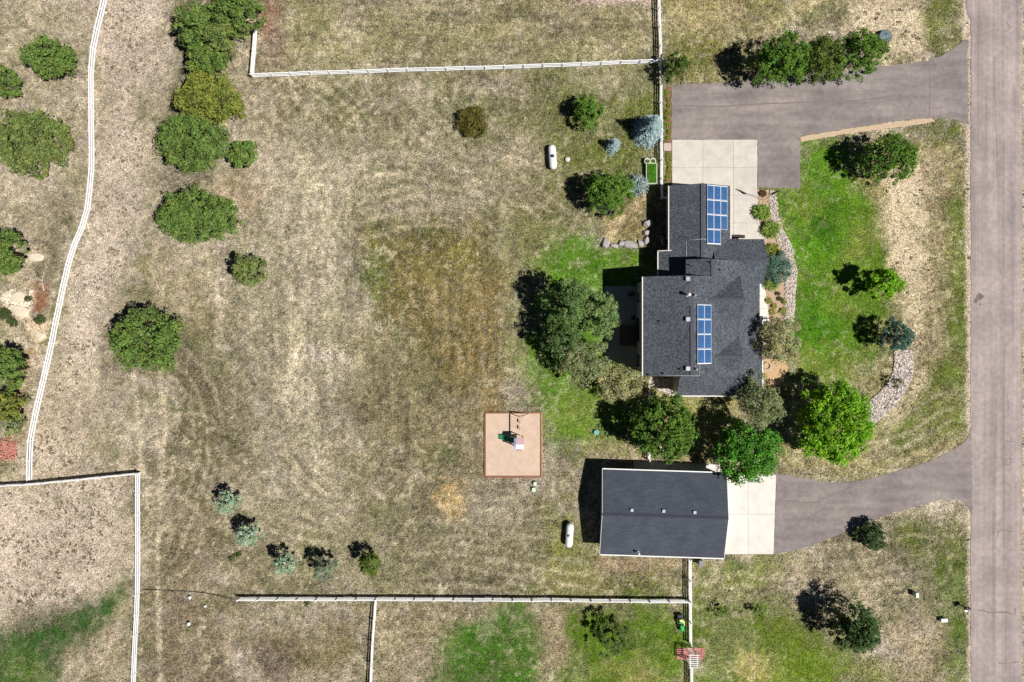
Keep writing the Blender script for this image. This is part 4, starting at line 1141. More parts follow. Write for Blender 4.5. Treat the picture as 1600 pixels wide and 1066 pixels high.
GREEN = {'oak': (.165, .215, .06), 'oak2': (.19, .225, .04), 'oak3': (.135, .21, .045), 'pine': (.05, .10, .025), 'dark': (.05, .085, .028), 'bright': (.165, .36, .012), 'mid': (.09, .18, .022), 'emer': (.08, .24, .02),
         'olive': (.36, .36, .17), 'olive2': (.24, .28, .125), 'blue': (.30, .40, .40), 'bluegreen': (.28, .38, .26), 'bluedark': (.07, .145, .11), 'spr': (.06, .125, .025), 'grassy': (.17, .26, .035), 'gold': (.16, .17, .02), 'yel': (.28, .27, .06)}
def tree(kind, px, py, rx, ry, h, label, c, name=None, cat='tree', group=None):
    """px,py,rx,ry: outline of the crown on the plan, in plan pixels; h: height in metres"""
    hc = h * (.34 if kind == 'spruce' else .55)
    x, y = W(px, py, hc)
    rx *= M_PER_PX * (1 - hc / CAMH); ry *= M_PER_PX * (1 - hc / CAMH)
    nm = name or {'dome': 'oak_tree', 'pine': 'pine_tree', 'broad': 'shade_tree', 'olive': 'olive_tree', 'spruce': 'spruce_tree', 'roundspruce': 'spruce_tree', 'shrub': 'shrub', 'sapling': 'sapling'}[kind]
    root = thing(nm, label, cat, (x, y, gz(x, y)), random.uniform(0, 6.28) if abs(rx - ry) < .3 else 0, group)
    r = (rx + ry) / 2
    base = GREEN[c] if isinstance(c, str) else c
    if kind == 'dome':
        trunk(root, h * .8, .09 + .02 * r, r * .7, M_bark, 6)
        crown_dome(root, rx * .95, ry * .95, h, .25, base, 980, .13, .14, .6, fill=.25, hue=.26, kd=20)
    elif kind == 'pine':
        trunk(root, h * .9, .08 + .02 * r, r * .6, M_bark, 6)
        crown_dome(root, rx * 1.14, ry * 1.14, h, .3, base, 760, .14, .2, .52, M_needle, .45, fill=.4, hue=.3, taper=.28, kd=19)
    elif kind == 'broad':
        trunk(root, h * .85, .1 + .02 * r, r * .7, M_bark, 7)
        crown_dome(root, rx * .94, ry * .94, h, 1.2, base, 1080, .13, .13, .62, asp=.65, fill=.32, hue=.25, kd=19)
    elif kind == 'olive':
        trunk(root, h * .85, .1 + .02 * r, r * .75, M_bark_pale, 9)
        crown_dome(root, rx * .98, ry * .98, h, .8, base, 1000, .12, .22, .7, asp=.42, fill=.4, hue=.2, kd=14)
    elif kind == 'spruce':
        MB().tube([(0, 0, -.05), (0, 0, h * .5), (0, 0, h * .97)], [.05 + .015 * h, .03 + .01 * h, .012], 8).build('trunk', M_bark, root, True)
        crown_cone(root, r, h, .12, base)
    elif kind == 'roundspruce':
        MB().tube([(0, 0, -.05), (0, 0, h * .5), (0, 0, h * .9)], [.05 + .015 * h, .03 + .01 * h, .012], 8).build('trunk', M_bark, root, True)
        crown_dome(root, r * 1.2, r * 1.2, h, .1, base, 1250, .11, .12, .5, M_needle, .42, fill=.3, hue=.25, taper=.3, kd=24)
    elif kind == 'shrub':
        trunk(root, h * .5, .04, r * .5, M_bark, 4)
        crown_dome(root, rx, ry, h, .08, base, 1500, .10, .12, .75, asp=.5, kd=24)
    elif kind == 'sapling':
        trunk(root, h * .9, .05, r * .8, M_bark, 9)
        crown_dome(root, rx, ry, h, h * .3, base, 330, .13, .5, .5, asp=.5, fill=.3)
    return root

T = tree
# western gambel-oak and juniper thickets
T('dome', 79, 91, 44, 33, 5.2, 'broad round green oak alone between fence and far boulder ground', 'oak3')
T('dome', 8, 127, 19, 24, 4.5, 'small green oak beside the largest thicket west of the fence', 'oak3')
T('dome', 47, 221, 62, 54, 6.0, 'largest spreading oak thicket west of the winding fence', 'oak')
T('dome', 8, 393, 34, 38, 5.5, 'dense green oak just north of the sandy outcrop', 'oak3')
T('dome', 12, 577, 28, 38, 5.5, 'dense green oak just south of the sandy outcrop', 'oak3')
T('dome', 15, 636, 24, 22, 4.2, 'yellowish oak wedged between two darker bushes by the fence', 'oak2')
T('dome', 20, 666, 16, 14, 2.9, 'low grey-green bush beside the red groundcover', 'olive2', 'bush', 'bush')
T('dome', 370, 18, 42, 34, 7.2, 'tall oak leaning over the fence stub top', 'oak3')
T('dome', 312, 44, 41, 38, 6.5, 'green oak left of the fence stub in the tree clump', 'oak3')
T('dome', 345, 62, 30, 26, 6.0, 'grey-green oak in the middle of the tree clump', 'oak')
T('dome', 322, 96, 33, 26, 5.7, 'small oak at the southern edge of the clump', 'oak3')
T('dome', 328, 155, 53, 44, 6.5, 'yellow-green oak below the tree clump', 'oak2')
T('dome', 302, 223, 57, 46, 7.0, 'bushy light green oak with a small round neighbour', 'oak3')
T('dome', 381, 241, 25, 23, 3.9, 'small round oak touching the bushy light green oak', 'oak3')
T('dome', 309, 337, 64, 46, 6.8, 'wide oval oak standing alone beside the dirt track', 'oak3')
T('dome', 388, 422, 26, 27, 5.2, 'small oak at the edge of the pale field', 'oak')
T('dome', 228, 531, 57, 52, 7.0, 'solitary round oak in the trodden pasture', 'oak3')
# young trees by the southern fence
T('roundspruce', 354, 786, 17, 17, 4.0, 'pale blue-green young spruce, northernmost of the five by the fence', 'bluegreen', group='young spruces by the south fence')
T('roundspruce', 388, 836, 18, 18, 4.2, 'round blue-green young spruce next to small weeds', 'bluegreen', group='young spruces by the south fence')
T('roundspruce', 444, 881, 16, 16, 4.4, 'narrow blue-green young spruce left of the sparse one', 'bluegreen', group='young spruces by the south fence')
T('roundspruce', 506, 890, 18, 18, 4.8, 'sparse grey-green young spruce between two neighbours', (.17, .22, .14), group='young spruces by the south fence')
T('roundspruce', 578, 880, 17, 17, 4.6, 'dark yellow-green young pine, easternmost by the south fence', (.10, .145, .02), 'young_pine')
T('shrub', 740, 190, 26, 24, 2.0, 'round olive shrub alone in the north field', (.13, .125, .025), 'round_shrub', 'shrub')
# north yard
T('pine', 920, 172, 26, 23, 4.4, 'small green pine between the olive shrub and the fence', 'mid')
T('spruce', 1016, 199, 25, 25, 6.2, 'tall silvery blue spruce leaning over the driveway fence', 'blue')
T('spruce', 959, 226, 13, 13, 3.0, 'tiny silvery blue spruce in open grass', 'blue')
T('pine', 951, 301, 39, 33, 6.2, 'dark green pine with grey shrubs at its feet', 'mid')
T('shrub', 995, 289, 17, 15, 2.6, 'silver-blue bush between dark pine and garden bed', 'blue', 'silver_bush', 'shrub')
T('shrub', 951, 327, 13, 10, 1.4, 'low silver-grey bush on the south side of the dark pine', (.2, .24, .2), 'silver_bush', 'shrub')
T('pine', 1056, 103, 20, 19, 4.8, 'small yellow-green tree at the fence corner above the driveway', (.075, .12, .02))
T('pine', 1222, 91, 42, 38, 8.5, 'big green tree at the west end of the driveway row', 'mid')
T('pine', 1283, 92, 38, 32, 7.4, 'yellow-green tree in the middle of the driveway row', (.10, .15, .025))
T('pine', 1345, 84, 40, 34, 7.5, 'green tree at the east end of the driveway row by the round tank', 'mid')
# around the house
T('pine', 890, 471, 41, 36, 10.0, 'largest dark green evergreen shading the back patio', (.11, .185, .055))
T('pine', 936, 494, 34, 34, 9.0, 'ragged light green evergreen reaching over the patio edge', (.15, .22, .075))
T('pine', 880, 525, 33, 37, 8.0, 'dark evergreen on the field side of the patio evergreens', (.09, .155, .045))
T('olive', 912, 566, 42, 36, 7.0, 'grey-green feathery tree south of the patio tree', 'olive2')
T('olive', 968, 598, 46, 30, 5.0, 'pale straw-green feathery tree by the patio corner', 'olive')
T('broad', 1036, 668, 54, 56, 8.5, 'green shade tree growing over the fence between house and garage', 'mid')
T('broad', 1164, 706, 54, 50, 8.0, 'emerald green tree overhanging the garage roof corner', 'emer')
T('olive', 1186, 628, 34, 46, 8.5, 'tall grey-olive tree at the house south-east corner', 'olive2')
T('olive', 1214, 532, 34, 40, 8.0, 'pale olive tree in front of the entry shading the roof', 'olive')
T('broad', 1303, 660, 60, 68, 7.6, 'big bright lime-green tree beside the curved stone bed', 'bright')
# front yard
T('pine', 1390, 246, 44, 34, 7.2, 'dark green pine on the front lawn edge near the driveway', 'mid')
T('broad', 1378, 443, 31, 25, 5.4, 'small bright green tree in the front lawn', 'bright')
T('roundspruce', 1400, 525, 24, 24, 5.4, 'blue-green spruce at the head of the stone bed', 'bluedark')
T('pine', 1363, 838, 24, 21, 2.6, 'low dark green pine south of the lower driveway', 'dark')
T('pine', 1338, 983, 38, 40, 7.4, 'round dark green tree in the south roadside grass', 'pine')
T('sapling', 958, 994, 34, 32, 4.0, 'thin-leaved sapling in the yellow-green paddock', (.10, .14, .035))
T('sapling', 1128, 958, 10, 9, 1.8, 'small weedy sapling just east of the arbor fence', 'mid', group='weedy saplings in the south yard')
T('sapling', 1186, 957, 11, 9, 1.8, 'small weedy sapling between arbor fence and dark roadside tree', 'mid', group='weedy saplings in the south yard')
T('sapling', 1398, 598, 10, 10, 1.8, 'small twiggy sapling rooted in the curved stone bed', (.10, .12, .05))
# planted shrubs along the front bed
def tuft(px, py, r, h, base, label, name, cat='plant', group=None, n=None):
    x, y = W(px, py, h * .6)
    root = thing(name, label, cat, (x, y, .01), 0, group)
    R = r * M_PER_PX
    blades(root, R, h, base, n or int(260 * R + 60), .04 + .02 * R)
    return root
tuft(1192, 331, 14, 1.1, GREEN['grassy'], 'fountain-shaped green ornamental grass nearest the concrete terrace', 'ornamental_grass')
tuft(1205, 358, 15, 1.1, GREEN['grassy'], 'fountain-shaped green ornamental grass at the bend of the bed', 'ornamental_grass')
tuft(1209, 391, 12, .9, (.2, .24, .03), 'yellow-green ornamental grass north of the blue globe spruce', 'ornamental_grass')
tuft(1207, 443, 12, .9, GREEN['grassy'], 'green ornamental grass south of the blue globe spruce', 'ornamental_grass')
tuft(1193, 302, 6, .5, (.12, .075, .03), 'brown withered tuft by the driveway corner of the bed', 'withered_tuft')
T('shrub', 1215, 418, 24, 23, 2.2, 'blue-green globe spruce in the front stone bed', (.115, .215, .165), 'globe_spruce', 'shrub')
for i, (px, py, r) in enumerate([(1202, 470, 7), (1210, 478, 6), (1224, 486, 7), (1208, 488, 6), (1216, 459, 4), (1219, 467, 5), (1226, 472, 5)]):
    tuft(px, py, r, .45, GREEN['yel'] if i not in (4, 5) else (.09, .08, .03), 'small yellowish perennial in the gravel by the front walk' if i not in (4, 5) else 'small brown withered perennial in the gravel by the front walk', 'perennial', group='perennials by the front walk', n=70)
for i in range(14):
    py = 145 + i * 10 if i < 8 else 242 + (i - 8) * 7
    tuft(1045 + random.uniform(-1.5, 1.5), py, random.uniform(4, 6), .4, (.22, .23, .03), 'small yellow-green plant in the red mulch strip', 'mulch_plant', group='plants in the mulch strip', n=60)
rf = thing('red_groundcover', 'patch of pinkish red low plants west of the winding fence', 'plant', (*W(6, 702, .2), 0))
crown_dome(rf, 1.5, 1.5, .35, .02, (.62, .29, .23), 1500, .08, .2, .75, asp=.7, fill=.6, kd=26)
for px, py, r, l in ((8, 490, 9, 'widest green weed clump at the outcrop, away from the fence'), (18, 503, 7, 'green weed clump below the paler sandstone slab'), (62, 500, 7, 'bright green weed clump between outcrop and winding fence'), (43, 468, 4, 'tiny weed clump beside the bright sandstone slab')):
    T('shrub', px, py, r, r, .7, l, (.07, .10, .03), 'weed_clump', 'plant', 'weeds on the sandy outcrop')
for px, py, r in ((363, 872, 4), (373, 867, 4), (480, 943, 4)):
    T('shrub', px, py, r, r * .8, .4, 'low green weed near the young spruces', (.09, .13, .03), 'weed_clump', 'plant', 'weeds near the young spruces')

# ------------------------------------------------------------------ uncountable cover: grass blades, weeds on bare soil
def scatter_grass(n, name, label, lush):
    x = rng.uniform(-70, 70, n); y = rng.uniform(-48, 48, n)
    c, d, gr, ps, z = gcol(x, y)
    ok = (ps < -.12) & (rng.random(n) < d)
    ok &= (gr > .5) if lush else (gr <= .5)
    clumpy = fbm(x, y, 1.3, 71, 3)
    ok &= rng.random(n) < sstep(.3, .62, clumpy) * .9 + .1
    x, y, c, z, gr = x[ok], y[ok], c[ok], z[ok], gr[ok]; n = len(x)
    a = rng.uniform(0, 2 * np.pi, n); ln = rng.uniform(.14, .40, n) * (.75 if lush else 1); ht = rng.uniform(.05, .22, n) * (.6 if lush else 1); w = rng.uniform(.03, .075, n)
    d = np.stack([np.cos(a), np.sin(a)], 1); s = np.stack([-np.sin(a), np.cos(a)], 1)
    o = np.stack([x, y], 1)
    p0 = np.concatenate([o - s * w[:, None], (z - .01)[:, None]], 1); p1 = np.concatenate([o + s * w[:, None], (z - .01)[:, None]], 1)
    p2 = np.concatenate([o + d * ln[:, None] + s * w[:, None] * .4, (z + ht)[:, None]], 1)
    V3 = np.stack([p0, p1, p2], 1).reshape(-1, 3)
    k = rng.random((n, 1))
    col = c * (rng.uniform(.6, 1.35, (n, 1)) if lush else rng.uniform(.5, 1.85, (n, 1)))
    if not lush:
        straw = np.array(A(228, 213, 182))
        col = np.where(k < .30, straw * rng.uniform(.7, 1.1, (n, 1)) * .5 + col * .5, col)
        col = np.where(k > .88, col * np.array([.55, .68, .42]), col)
    else:
        col = np.where(k < .10, col * .6 + np.array(A(196, 190, 110)) * .4, col)
    me = np_mesh(name, V3, np.arange(3 * n).reshape(-1, 3), M_grass, np.clip(np.repeat(col, 3, 0), .004, .8))
    return tag(link(name, me), label, 'grass', kind='stuff')
M_grass = attr_mat('grass_blades', .85, .1, .15)
scatter_grass(800000, 'dry_grass', 'dry straw-coloured grass covering the pasture', False)
scatter_grass(900000, 'green_grass', 'short green grass on the lawns and damp ground', True)

def weeds(n, label):
    x = rng.uniform(-70, 70, n); y = rng.uniform(-48, 48, n)
    c, d, gr, ps, z = gcol(x, y)
    pr = np.where(d < .45, 1.0, .03) * (gr < .5) * np.where(x > 35, .3, 1)
    cl = fbm(x, y, 2.5, 91, 3)
    ok = (ps < -.3) & (rng.random(n) < pr * sstep(.35, .6, cl))
    x, y, c, z = x[ok], y[ok], c[ok], z[ok]; n = len(x); m = 7
    R = rng.uniform(.08, .26, n)
    a = rng.uniform(0, 2 * np.pi, (n, m)); rr = R[:, None] * rng.uniform(.5, 1, (n, m))
    cx = x[:, None] + rng.normal(size=(n, m)) * R[:, None] * .25; cy = y[:, None] + rng.normal(size=(n, m)) * R[:, None] * .25
    w = R[:, None] * .28
    zz_ = z[:, None] + R[:, None] * rng.uniform(.3, .8, (n, m))
    p0 = np.stack([cx - np.sin(a) * w * .5, cy + np.cos(a) * w * .5, zz_ * 0 + z[:, None]], -1)
    p1 = np.stack([cx + np.sin(a) * w * .5, cy - np.cos(a) * w * .5, zz_ * 0 + z[:, None]], -1)
    p2 = np.stack([cx + np.cos(a) * rr + np.sin(a) * w, cy + np.sin(a) * rr - np.cos(a) * w, zz_], -1)
    p3 = np.stack([cx + np.cos(a) * rr - np.sin(a) * w, cy + np.sin(a) * rr + np.cos(a) * w, zz_], -1)
    V4 = np.stack([p0, p1, p2, p3], 2).reshape(-1, 3)
    pal = np.array([A(150, 134, 112), A(156, 141, 110), A(134, 128, 96), A(160, 143, 125)])
    col = pal[rng.integers(0, 4, n)] * rng.uniform(.8, 1.2, (n, 1))
    me = np_mesh('weeds', V4, np.arange(len(V4)).reshape(-1, 4), M_grass, np.repeat(col, m * 4, 0))
    return tag(link('weeds', me), label, 'weeds', kind='stuff')
weeds(42000, 'sparse brown weeds dotting the bare pasture soil')

# ------------------------------------------------------------------ boulders and outcrop
def rock(px, py, rx, ry, h, label, m, group=None, name='boulder', sink=.25):
    if name == 'boulder': rx *= 1.25; ry *= 1.2
    bm = bmesh.new()
    for _ in range(26):
        v = Vector((random.uniform(-1, 1), random.uniform(-1, 1), random.uniform(-sink, 1)))
        m_ = max(abs(v.x), abs(v.y)); f = 1.0 / max(.35, math.hypot(v.x, v.y)) if random.random() < .7 else 1
        v.x *= f * random.uniform(.75, 1.05); v.y *= f * random.uniform(.75, 1.05)
        k = 1 - .35 * max(0, v.z) ** 2
        bm.verts.new((v.x * rx * k, v.y * ry * k, v.z * h * .8))
    bmesh.ops.convex_hull(bm, input=bm.verts)
    bmesh.ops.delete(bm, geom=[v for v in bm.verts if not v.link_faces], context='VERTS')
    bmesh.ops.bevel(bm, geom=list(bm.edges), offset=.03, segments=1, affect='EDGES', clamp_overlap=True)
    me = bpy.data.meshes.new(name); bm.to_mesh(me); bm.free()
    me.materials.append(m)
    x, y = W(px, py, h * .5)
    o = place(me, name, None, (x, y, gz(x, y) + h * .1), (0, 0, random.uniform(0, 6)if abs(rx - ry) < .2 else random.uniform(-.25, .25)))
    return tag(o, label, 'boulder', group)
M_boulder = mat('grey_boulder', A(196, 190, 186), .9, .18, 2.2, .5)
M_sandst = mat('cream_sandstone', A(246, 230, 202), .9, .14, 1.5, .5)
gB = 'retaining boulders above the back lawn'
for (px, py, rx, ry, h), l in zip(((946, 380, .62, .5, .7), (960, 384, .55, .3, .5), (971, 381, .38, .42, .55), (983, 382, .8, .48, .75), (993, 384, .4, .32, .5), (1001, 380, .42, .4, .5)),
        ('pale boulder ending the boulder row in the open lawn', 'second boulder from the lawn end of the boulder row', 'third boulder from the lawn end of the boulder row', 'largest grey boulder in the row above the back lawn', 'small boulder between the largest one and the house end of the row', 'boulder ending the boulder row at the house')):
    rock(px, py, rx, ry, h, l, M_boulder, gB)
rock(1012, 349, .5, .6, .8, 'upright pinkish-grey boulder near the house wing, north of the boulder row', M_boulder)
for px, py, l in ((1011, 364, 'narrow boulder just south of the upright pinkish boulder'), (1010, 376, 'narrow boulder touching the house end of the boulder row')):
    rock(px, py, .35, .5, .6, l, M_boulder, 'narrow boulders beside the house wing')
for px, py, rx, ry, h, l in ((30, 464, 1.5, .9, .35, 'bright cream sandstone slab at the heart of the outcrop'), (30, 487, 1.5, .75, .3, 'pale sandstone slab south of the brightest slab'), (62, 524, .8, .6, .3, 'small tan sandstone slab at the outcrop tip by the fence'), (57, 402, 1.1, .6, .2, 'flat sandstone slab north of the dead branches')):
    rock(px, py, rx, ry, h, l, M_sandst, name='sandstone_slab')
for px, py, r, l in ((2, 615, .45, 'round cream rock between two oaks by the fence'), (62, 530, .4, 'rounded tan rock at the foot of the outcrop')):
    rock(px, py, r, r * .8, .4, l, M_sandst, name='rock')
# bleached dead branch
x, y = W(68, 440)
db = MB()
def branch(p, a, l, r, d):
    q = p + Vector((math.cos(a) * l, math.sin(a) * l, random.uniform(-.02, .12)))
    db.tube([p, (p + q) / 2 + Vector((random.uniform(-.1, .1), random.uniform(-.1, .1), .03)), q], [r, r * .8, r * .55], 6)
    if d > 0:
        for s in (-1, 1):
            branch(q, a + s * random.uniform(.35, .8), l * random.uniform(.6, .8), r * .6, d - 1)
branch(Vector((.2, -1.2, .12)), 1.7, 1.3, .07, 3)
branch(Vector((.05, .05, .2)), 2.4, 1.2, .05, 2)
o = db.build('dead_branch', mat('bleached_wood', (.62, .55, .46), .9, .15, 8), None, True, loc=(x, y, .05))
tag(o, 'bleached dead branch lying on the outcrop beside the fence', 'branch')

# ------------------------------------------------------------------ yard objects
M_tank = mat('tank_white', (.82, .82, .81), .35, .03, 2, spec=.5)
def propane(px, py, rz, label, lid):
    x, y = W(px, py, .9)
    t = thing('propane_tank', label, 'tank', (x, y, gz(x, y)), rz, 'propane tanks in the yard')
    R, L2 = .48, 1.05
    prof = [(0.02, -L2 - R)] + [(R * math.cos(a), -L2 + R * math.sin(a)) for a in [-1.3, -1.0, -.7, -.4, -.15]] + [(R, -L2), (R, L2)] + [(R * math.cos(a), L2 + R * math.sin(a)) for a in [.15, .4, .7, 1.0, 1.3]] + [(.02, L2 + R)]
    MB().lathe(prof, 28, (0, 0, .72), 'Y').build('tank_body', M_tank, t, True)
    MB().lathe([(.2, 1.15), (.2, 1.3), (.16, 1.36), (.03, 1.4)], 16).build('valve_dome', lid, t, True)
    for s in (-.85, .85):
        MB().box((0, s, .15), (.7, .16, .42)).build('foot', M_grey, t)
    for s in (-.6, .6):
        MB().tube([(0, s - .06, 1.19), (0, s - .06, 1.26), (0, s + .06, 1.26), (0, s + .06, 1.19)], [.018] * 4, 6).build('lifting_lug', M_tank, t)
propane(863.5, 245, math.radians(4), 'white propane tank with dark blue valve cover in the north yard', mat('navy_lid', (.03, .035, .11), .5))
propane(890, 837, math.radians(-4), 'white propane tank beside the detached garage', M_tank)
def lid(px, py, r, h, m, label, name='access_lid', cat='lid', group=None):
    x, y = W(px, py, h)
    o = MB().lathe([(r * 1.05, -.05), (r * 1.05, h * .8), (r, h), (r * .3, h * 1.1), (.02, h * 1.12)], 20).build(name, m, None, True, loc=(x, y, gz(x, y)))
    return tag(o, label, cat, group)
lid(887, 249, .3, .3, mat('cream_lid', (.66, .58, .52), .7), 'round cream access lid beside the north propane tank')
x, y = W(1383, 57, .5)
t = thing('stock_tank', 'round blue-grey covered water tank at the end of the tree row', 'tank', (x, y, gz(x, y)))
MB().lathe([(.84, -.05), (.84, .55), (.80, .60), (.78, .60)], 36).build('tank_wall', M_dark, t, True)
c_ = MB().lathe([(.78, .50), (.76, .62), (.70, .63), (.05, .66)], 36).build('cover', mat('bluegrey_cover', A(120, 138, 145), .6, .15, 2), t, True)
MB().box((.05, .25, .68), (.22, .14, .06)).build('hatch', M_dark, c_)
MB().box((-.2, -.25, .67), (.25, .2, .04)).build('patch', M_grey, c_)
for px, py, l in ((836, 756, 'smaller pale green utility box south of the sandpit'), (834, 765.5, 'larger pale green utility box south of the sandpit')):
    x, y = W(px, py, .4)
    t = thing('utility_box', l, 'utility box', (x, y, gz(x, y)), .05)
    s = .34 if px == 836 else .4
    MB().box((0, 0, .17), (s, s + .06, .4)).build('body', mat('box_green', (.10, .26, .14), .6), t, bevel=.02)
    MB().box((0, 0, .40), (s + .05, s + .1, .06)).build('lid', mat('box_lid', (.58, .72, .56), .6), t, bevel=.015)
x, y = W(932, 676, .3)
t = thing('paddling_pool', 'small teal plastic tub half in tree shade near the sandpit', 'tub', (x, y, gz(x, y)))
MB().lathe([(.28, 0), (.31, .28), (.29, .3), (.27, .28), (.25, .06), (.03, .06)], 24).build('tub', mat('teal_plastic', (.05, .26, .24), .45, .1, 3), t, True)
MB().lathe([(.315, .26), (.32, .31), (.29, .31)], 24).build('rim', mat('teal_rim', (.15, .40, .37), .45), t, True)

# raised garden bed with two ring trellises
x, y = W(1016.5, 273)
t = thing('raised_bed', 'white framed raised bed of leafy greens along the driveway fence', 'garden bed', (x, y, 0))
M_bedw = mat('bed_white', (.66, .70, .55), .6, .08, 3)
bw, bl = 1.28, 2.55
for nm, c, d in (('side_board', (-bw / 2, 0, .32), (.07, bl, .72)), ('side_board', (bw / 2, 0, .32), (.07, bl, .72)), ('end_board', (0, -bl / 2 + .035, .32), (bw - .08, .07, .72)), ('end_board', (0, bl / 2 - .035, .32), (bw - .08, .07, .72))):
    MB().box(c, d).build(nm, M_bedw, t)
MB().box((0, 0, .28), (bw - .09, bl - .09, .56)).build('soil', mat('soil', (.05, .035, .025), .95, .3, 5), t)
xs = rng.uniform(-bw / 2 + .1, bw / 2 - .1, 1500); ys = rng.uniform(-bl / 2 + .1, bl / 2 - .1, 1500)
quad_cloud(np.stack([xs, ys, rng.uniform(.5, .82, 1500)], 1), rng.normal(size=(1500, 3)) * .5 + np.array([0, 0, 1]), rng.uniform(.05, .11, 1500), .6, np.array((.09, .26, .012)) * rng.uniform(.6, 1.5, (1500, 1)), 'leafy_greens', M_leaf, t)['kind'] = 'stuff'
for i, (px, py, l) in enumerate(((1011.5, 251.5, 'round pale planter ring, farther from the fence'), (1020.5, 251.5, 'round pale planter ring touching the fence'))):
    x, y = W(px, py, .6)
    q = thing('planter_ring', l + ' above the raised bed', 'planter', (x, y, 0))
    MB().lathe([(.36, 0), (.38, .62), (.30, .62), (.28, .3), (.02, .3)], 24).build('ring_wall', mat('planter_cream', (.62, .66, .50), .6), q, True)
    xs = rng.normal(size=(90, 2)) * .12
    quad_cloud(np.concatenate([xs, rng.uniform(.32, .55, (90, 1))], 1), rng.normal(size=(90, 3)) * .5 + np.array([0, 0, 1]), rng.uniform(.04, .09, 90), .6, np.array((.10, .15, .03)) * rng.uniform(.6, 1.4, (90, 1)), 'plant', M_leaf, q)

# sandpit with timber edging
x0, y0 = W(758, 745); x1, y1 = W(846, 645)
sp = thing('sandpit', 'square pink sand playground pit with reddish timber edging', 'sandpit', ((x0 + x1) / 2, (y0 + y1) / 2, 0))
w, l = x1 - x0, y1 - y0
M_sand = mat('pink_sand', A(230, 202, 178), .95, .12, .9, .5, fine=(14, .12))
MB().box((0, 0, -.02), (w - .2, l - .2, .12)).build('sand', M_sand, sp)
M_timber = mat('red_timber', A(160, 112, 84), .85, .25, 3, objvar=.2)
M_timber2 = mat('tan_timber', A(196, 150, 112), .85, .25, 3, objvar=.15)
for s in (-1, 1):
    for k in range(3):
        MB().box((-w / 2 + (k + .5) * w / 3, s * l / 2, .08), (w / 3 - .03, .2, .2)).build('timber', M_timber, sp, bevel=.015)
        MB().box((s * w / 2, -l / 2 + .1 + (k + .5) * (l - .2) / 3, .081), (.2, (l - .2) / 3 - .03, .2)).build('timber', M_timber if s < 0 else M_timber2, sp, bevel=.015)
# play set: A-frame swing beam running north from a roofed tower with a green slide
bx, by = W(813, 652, 2.1)
tx, ty = W(811, 694, 2.5)
ps = thing('play_set', 'wooden swing set with canopied tower and green slide in the sandpit', 'play set', (tx, ty, .04))
R_ = lambda X_, Y_, Z_: (X_ - tx, Y_ - ty, Z_)
M_cedar = mat('cedar', (.40, .24, .14), .8, .2, 3)
M_canop = mat('canopy_white', (.74, .70, .72), .7, .05, 3); M_canopink = mat('canopy_pink', (.70, .46, .50), .7, .05, 3); M_canblue = mat('canopy_blue', (.38, .50, .80), .7, .05, 3)
bar(R_(bx, by, 2.15), (bx - tx, .5, 2.15), .1, .14, 'swing_beam', mat('pale_beam', (.58, .46, .34), .8, .1, 3), ps)
for s in (-1, 1):
    MB().tube([R_(bx + s * 1.05, by + .2, -.05), R_(bx, by, 2.15)], [.05, .05], 8).build('frame_leg', M_cedar, ps)
MB().tube([R_(bx - .55, by + .1, 1.05), R_(bx + .55, by + .1, 1.05)], [.035, .035], 6).build('cross_brace', M_cedar, ps)
for k, yy in enumerate((by - .75, by - 1.55)):
    st = MB().box(R_(bx, yy, .5), (.18, .46, .035)).build('swing_seat', M_dark, ps)
    for s in (-.2, .2):
        MB().tube([R_(bx, yy + s, .51), R_(bx, yy + s, 2.1)], [.012, .012], 5).build('chain', M_grey, st)
tw, tl = .98, 1.15
for sx in (-1, 1):
    for sy in (-1, 1):
        MB().box((sx * tw / 2, sy * tl / 2, 1.15), (.09, .09, 2.35)).build('post', M_cedar, ps)
for k in range(6):
    MB().box((0, -tl / 2 + (k + .5) * tl / 6, 1.25), (tw, tl / 6 - .02, .04)).build('deck_board', M_cedar, ps)
for i, (mm_, s) in enumerate(((M_canopink, 1), (M_canop, -1))):
    MB().shell([(-tw / 2 + .1, 0.003 * s, 2.75), (tw / 2 + .1, .003 * s, 2.75), (tw / 2 + .1, s * (tl / 2 + .1), 2.35), (-tw / 2 + .1, s * (tl / 2 + .1), 2.35)], [(0, 1, 2, 3)], .02).build('canopy', mm_, ps)
MB().shell([(-tw / 2 - .12, -tl / 2 - .1, 2.3), (-tw / 2 + .09, -tl / 2 - .1, 2.37), (-tw / 2 + .09, 0, 2.72), (-tw / 2 + .09, tl / 2 + .1, 2.37), (-tw / 2 - .12, tl / 2 + .1, 2.3), (-tw / 2 - .12, 0, 2.6)], [(0, 1, 2, 5), (5, 2, 3, 4)], .02).build('canopy_edge', M_canblue, ps)
M_slide = mat('green_slide', (.03, .30, .13), .4, .05, 2)
sl_ = []
for k in range(9):
    t_ = k / 8
    sl_.append((-tw / 2 - 2.0 * t_, .25 + .35 * t_, 1.27 - 1.15 * (t_ * .55 + .45 * math.sin(t_ * 1.57) ** 1.5)))
b = MB()
for k in range(8):
    p, q = sl_[k], sl_[k + 1]
    b.add([(p[0], p[1] - .24, p[2]), (p[0], p[1] + .24, p[2]), (q[0], q[1] + .24, q[2]), (q[0], q[1] - .24, q[2])] + [(p[0], p[1] - .24, p[2] - .03), (p[0], p[1] + .24, p[2] - .03), (q[0], q[1] + .24, q[2] - .03), (q[0], q[1] - .24, q[2] - .03)],
          [(0, 1, 2, 3), (7, 6, 5, 4), (0, 3, 7, 4), (1, 5, 6, 2)])
so_ = b.build('slide', M_slide, ps)
for s in (-.25, .25):
    MB().tube([(p[0], p[1] + s, p[2] + .06) for p in sl_], [.05] * 9, 6).build('slide_rail', M_slide, so_, True)
for k in range(4):
    MB().box((-tw / 2 + .1 + k * .26, -tl / 2 - .03, 1.62), (.06, .03, .7)).build('baluster', M_cedar, ps)
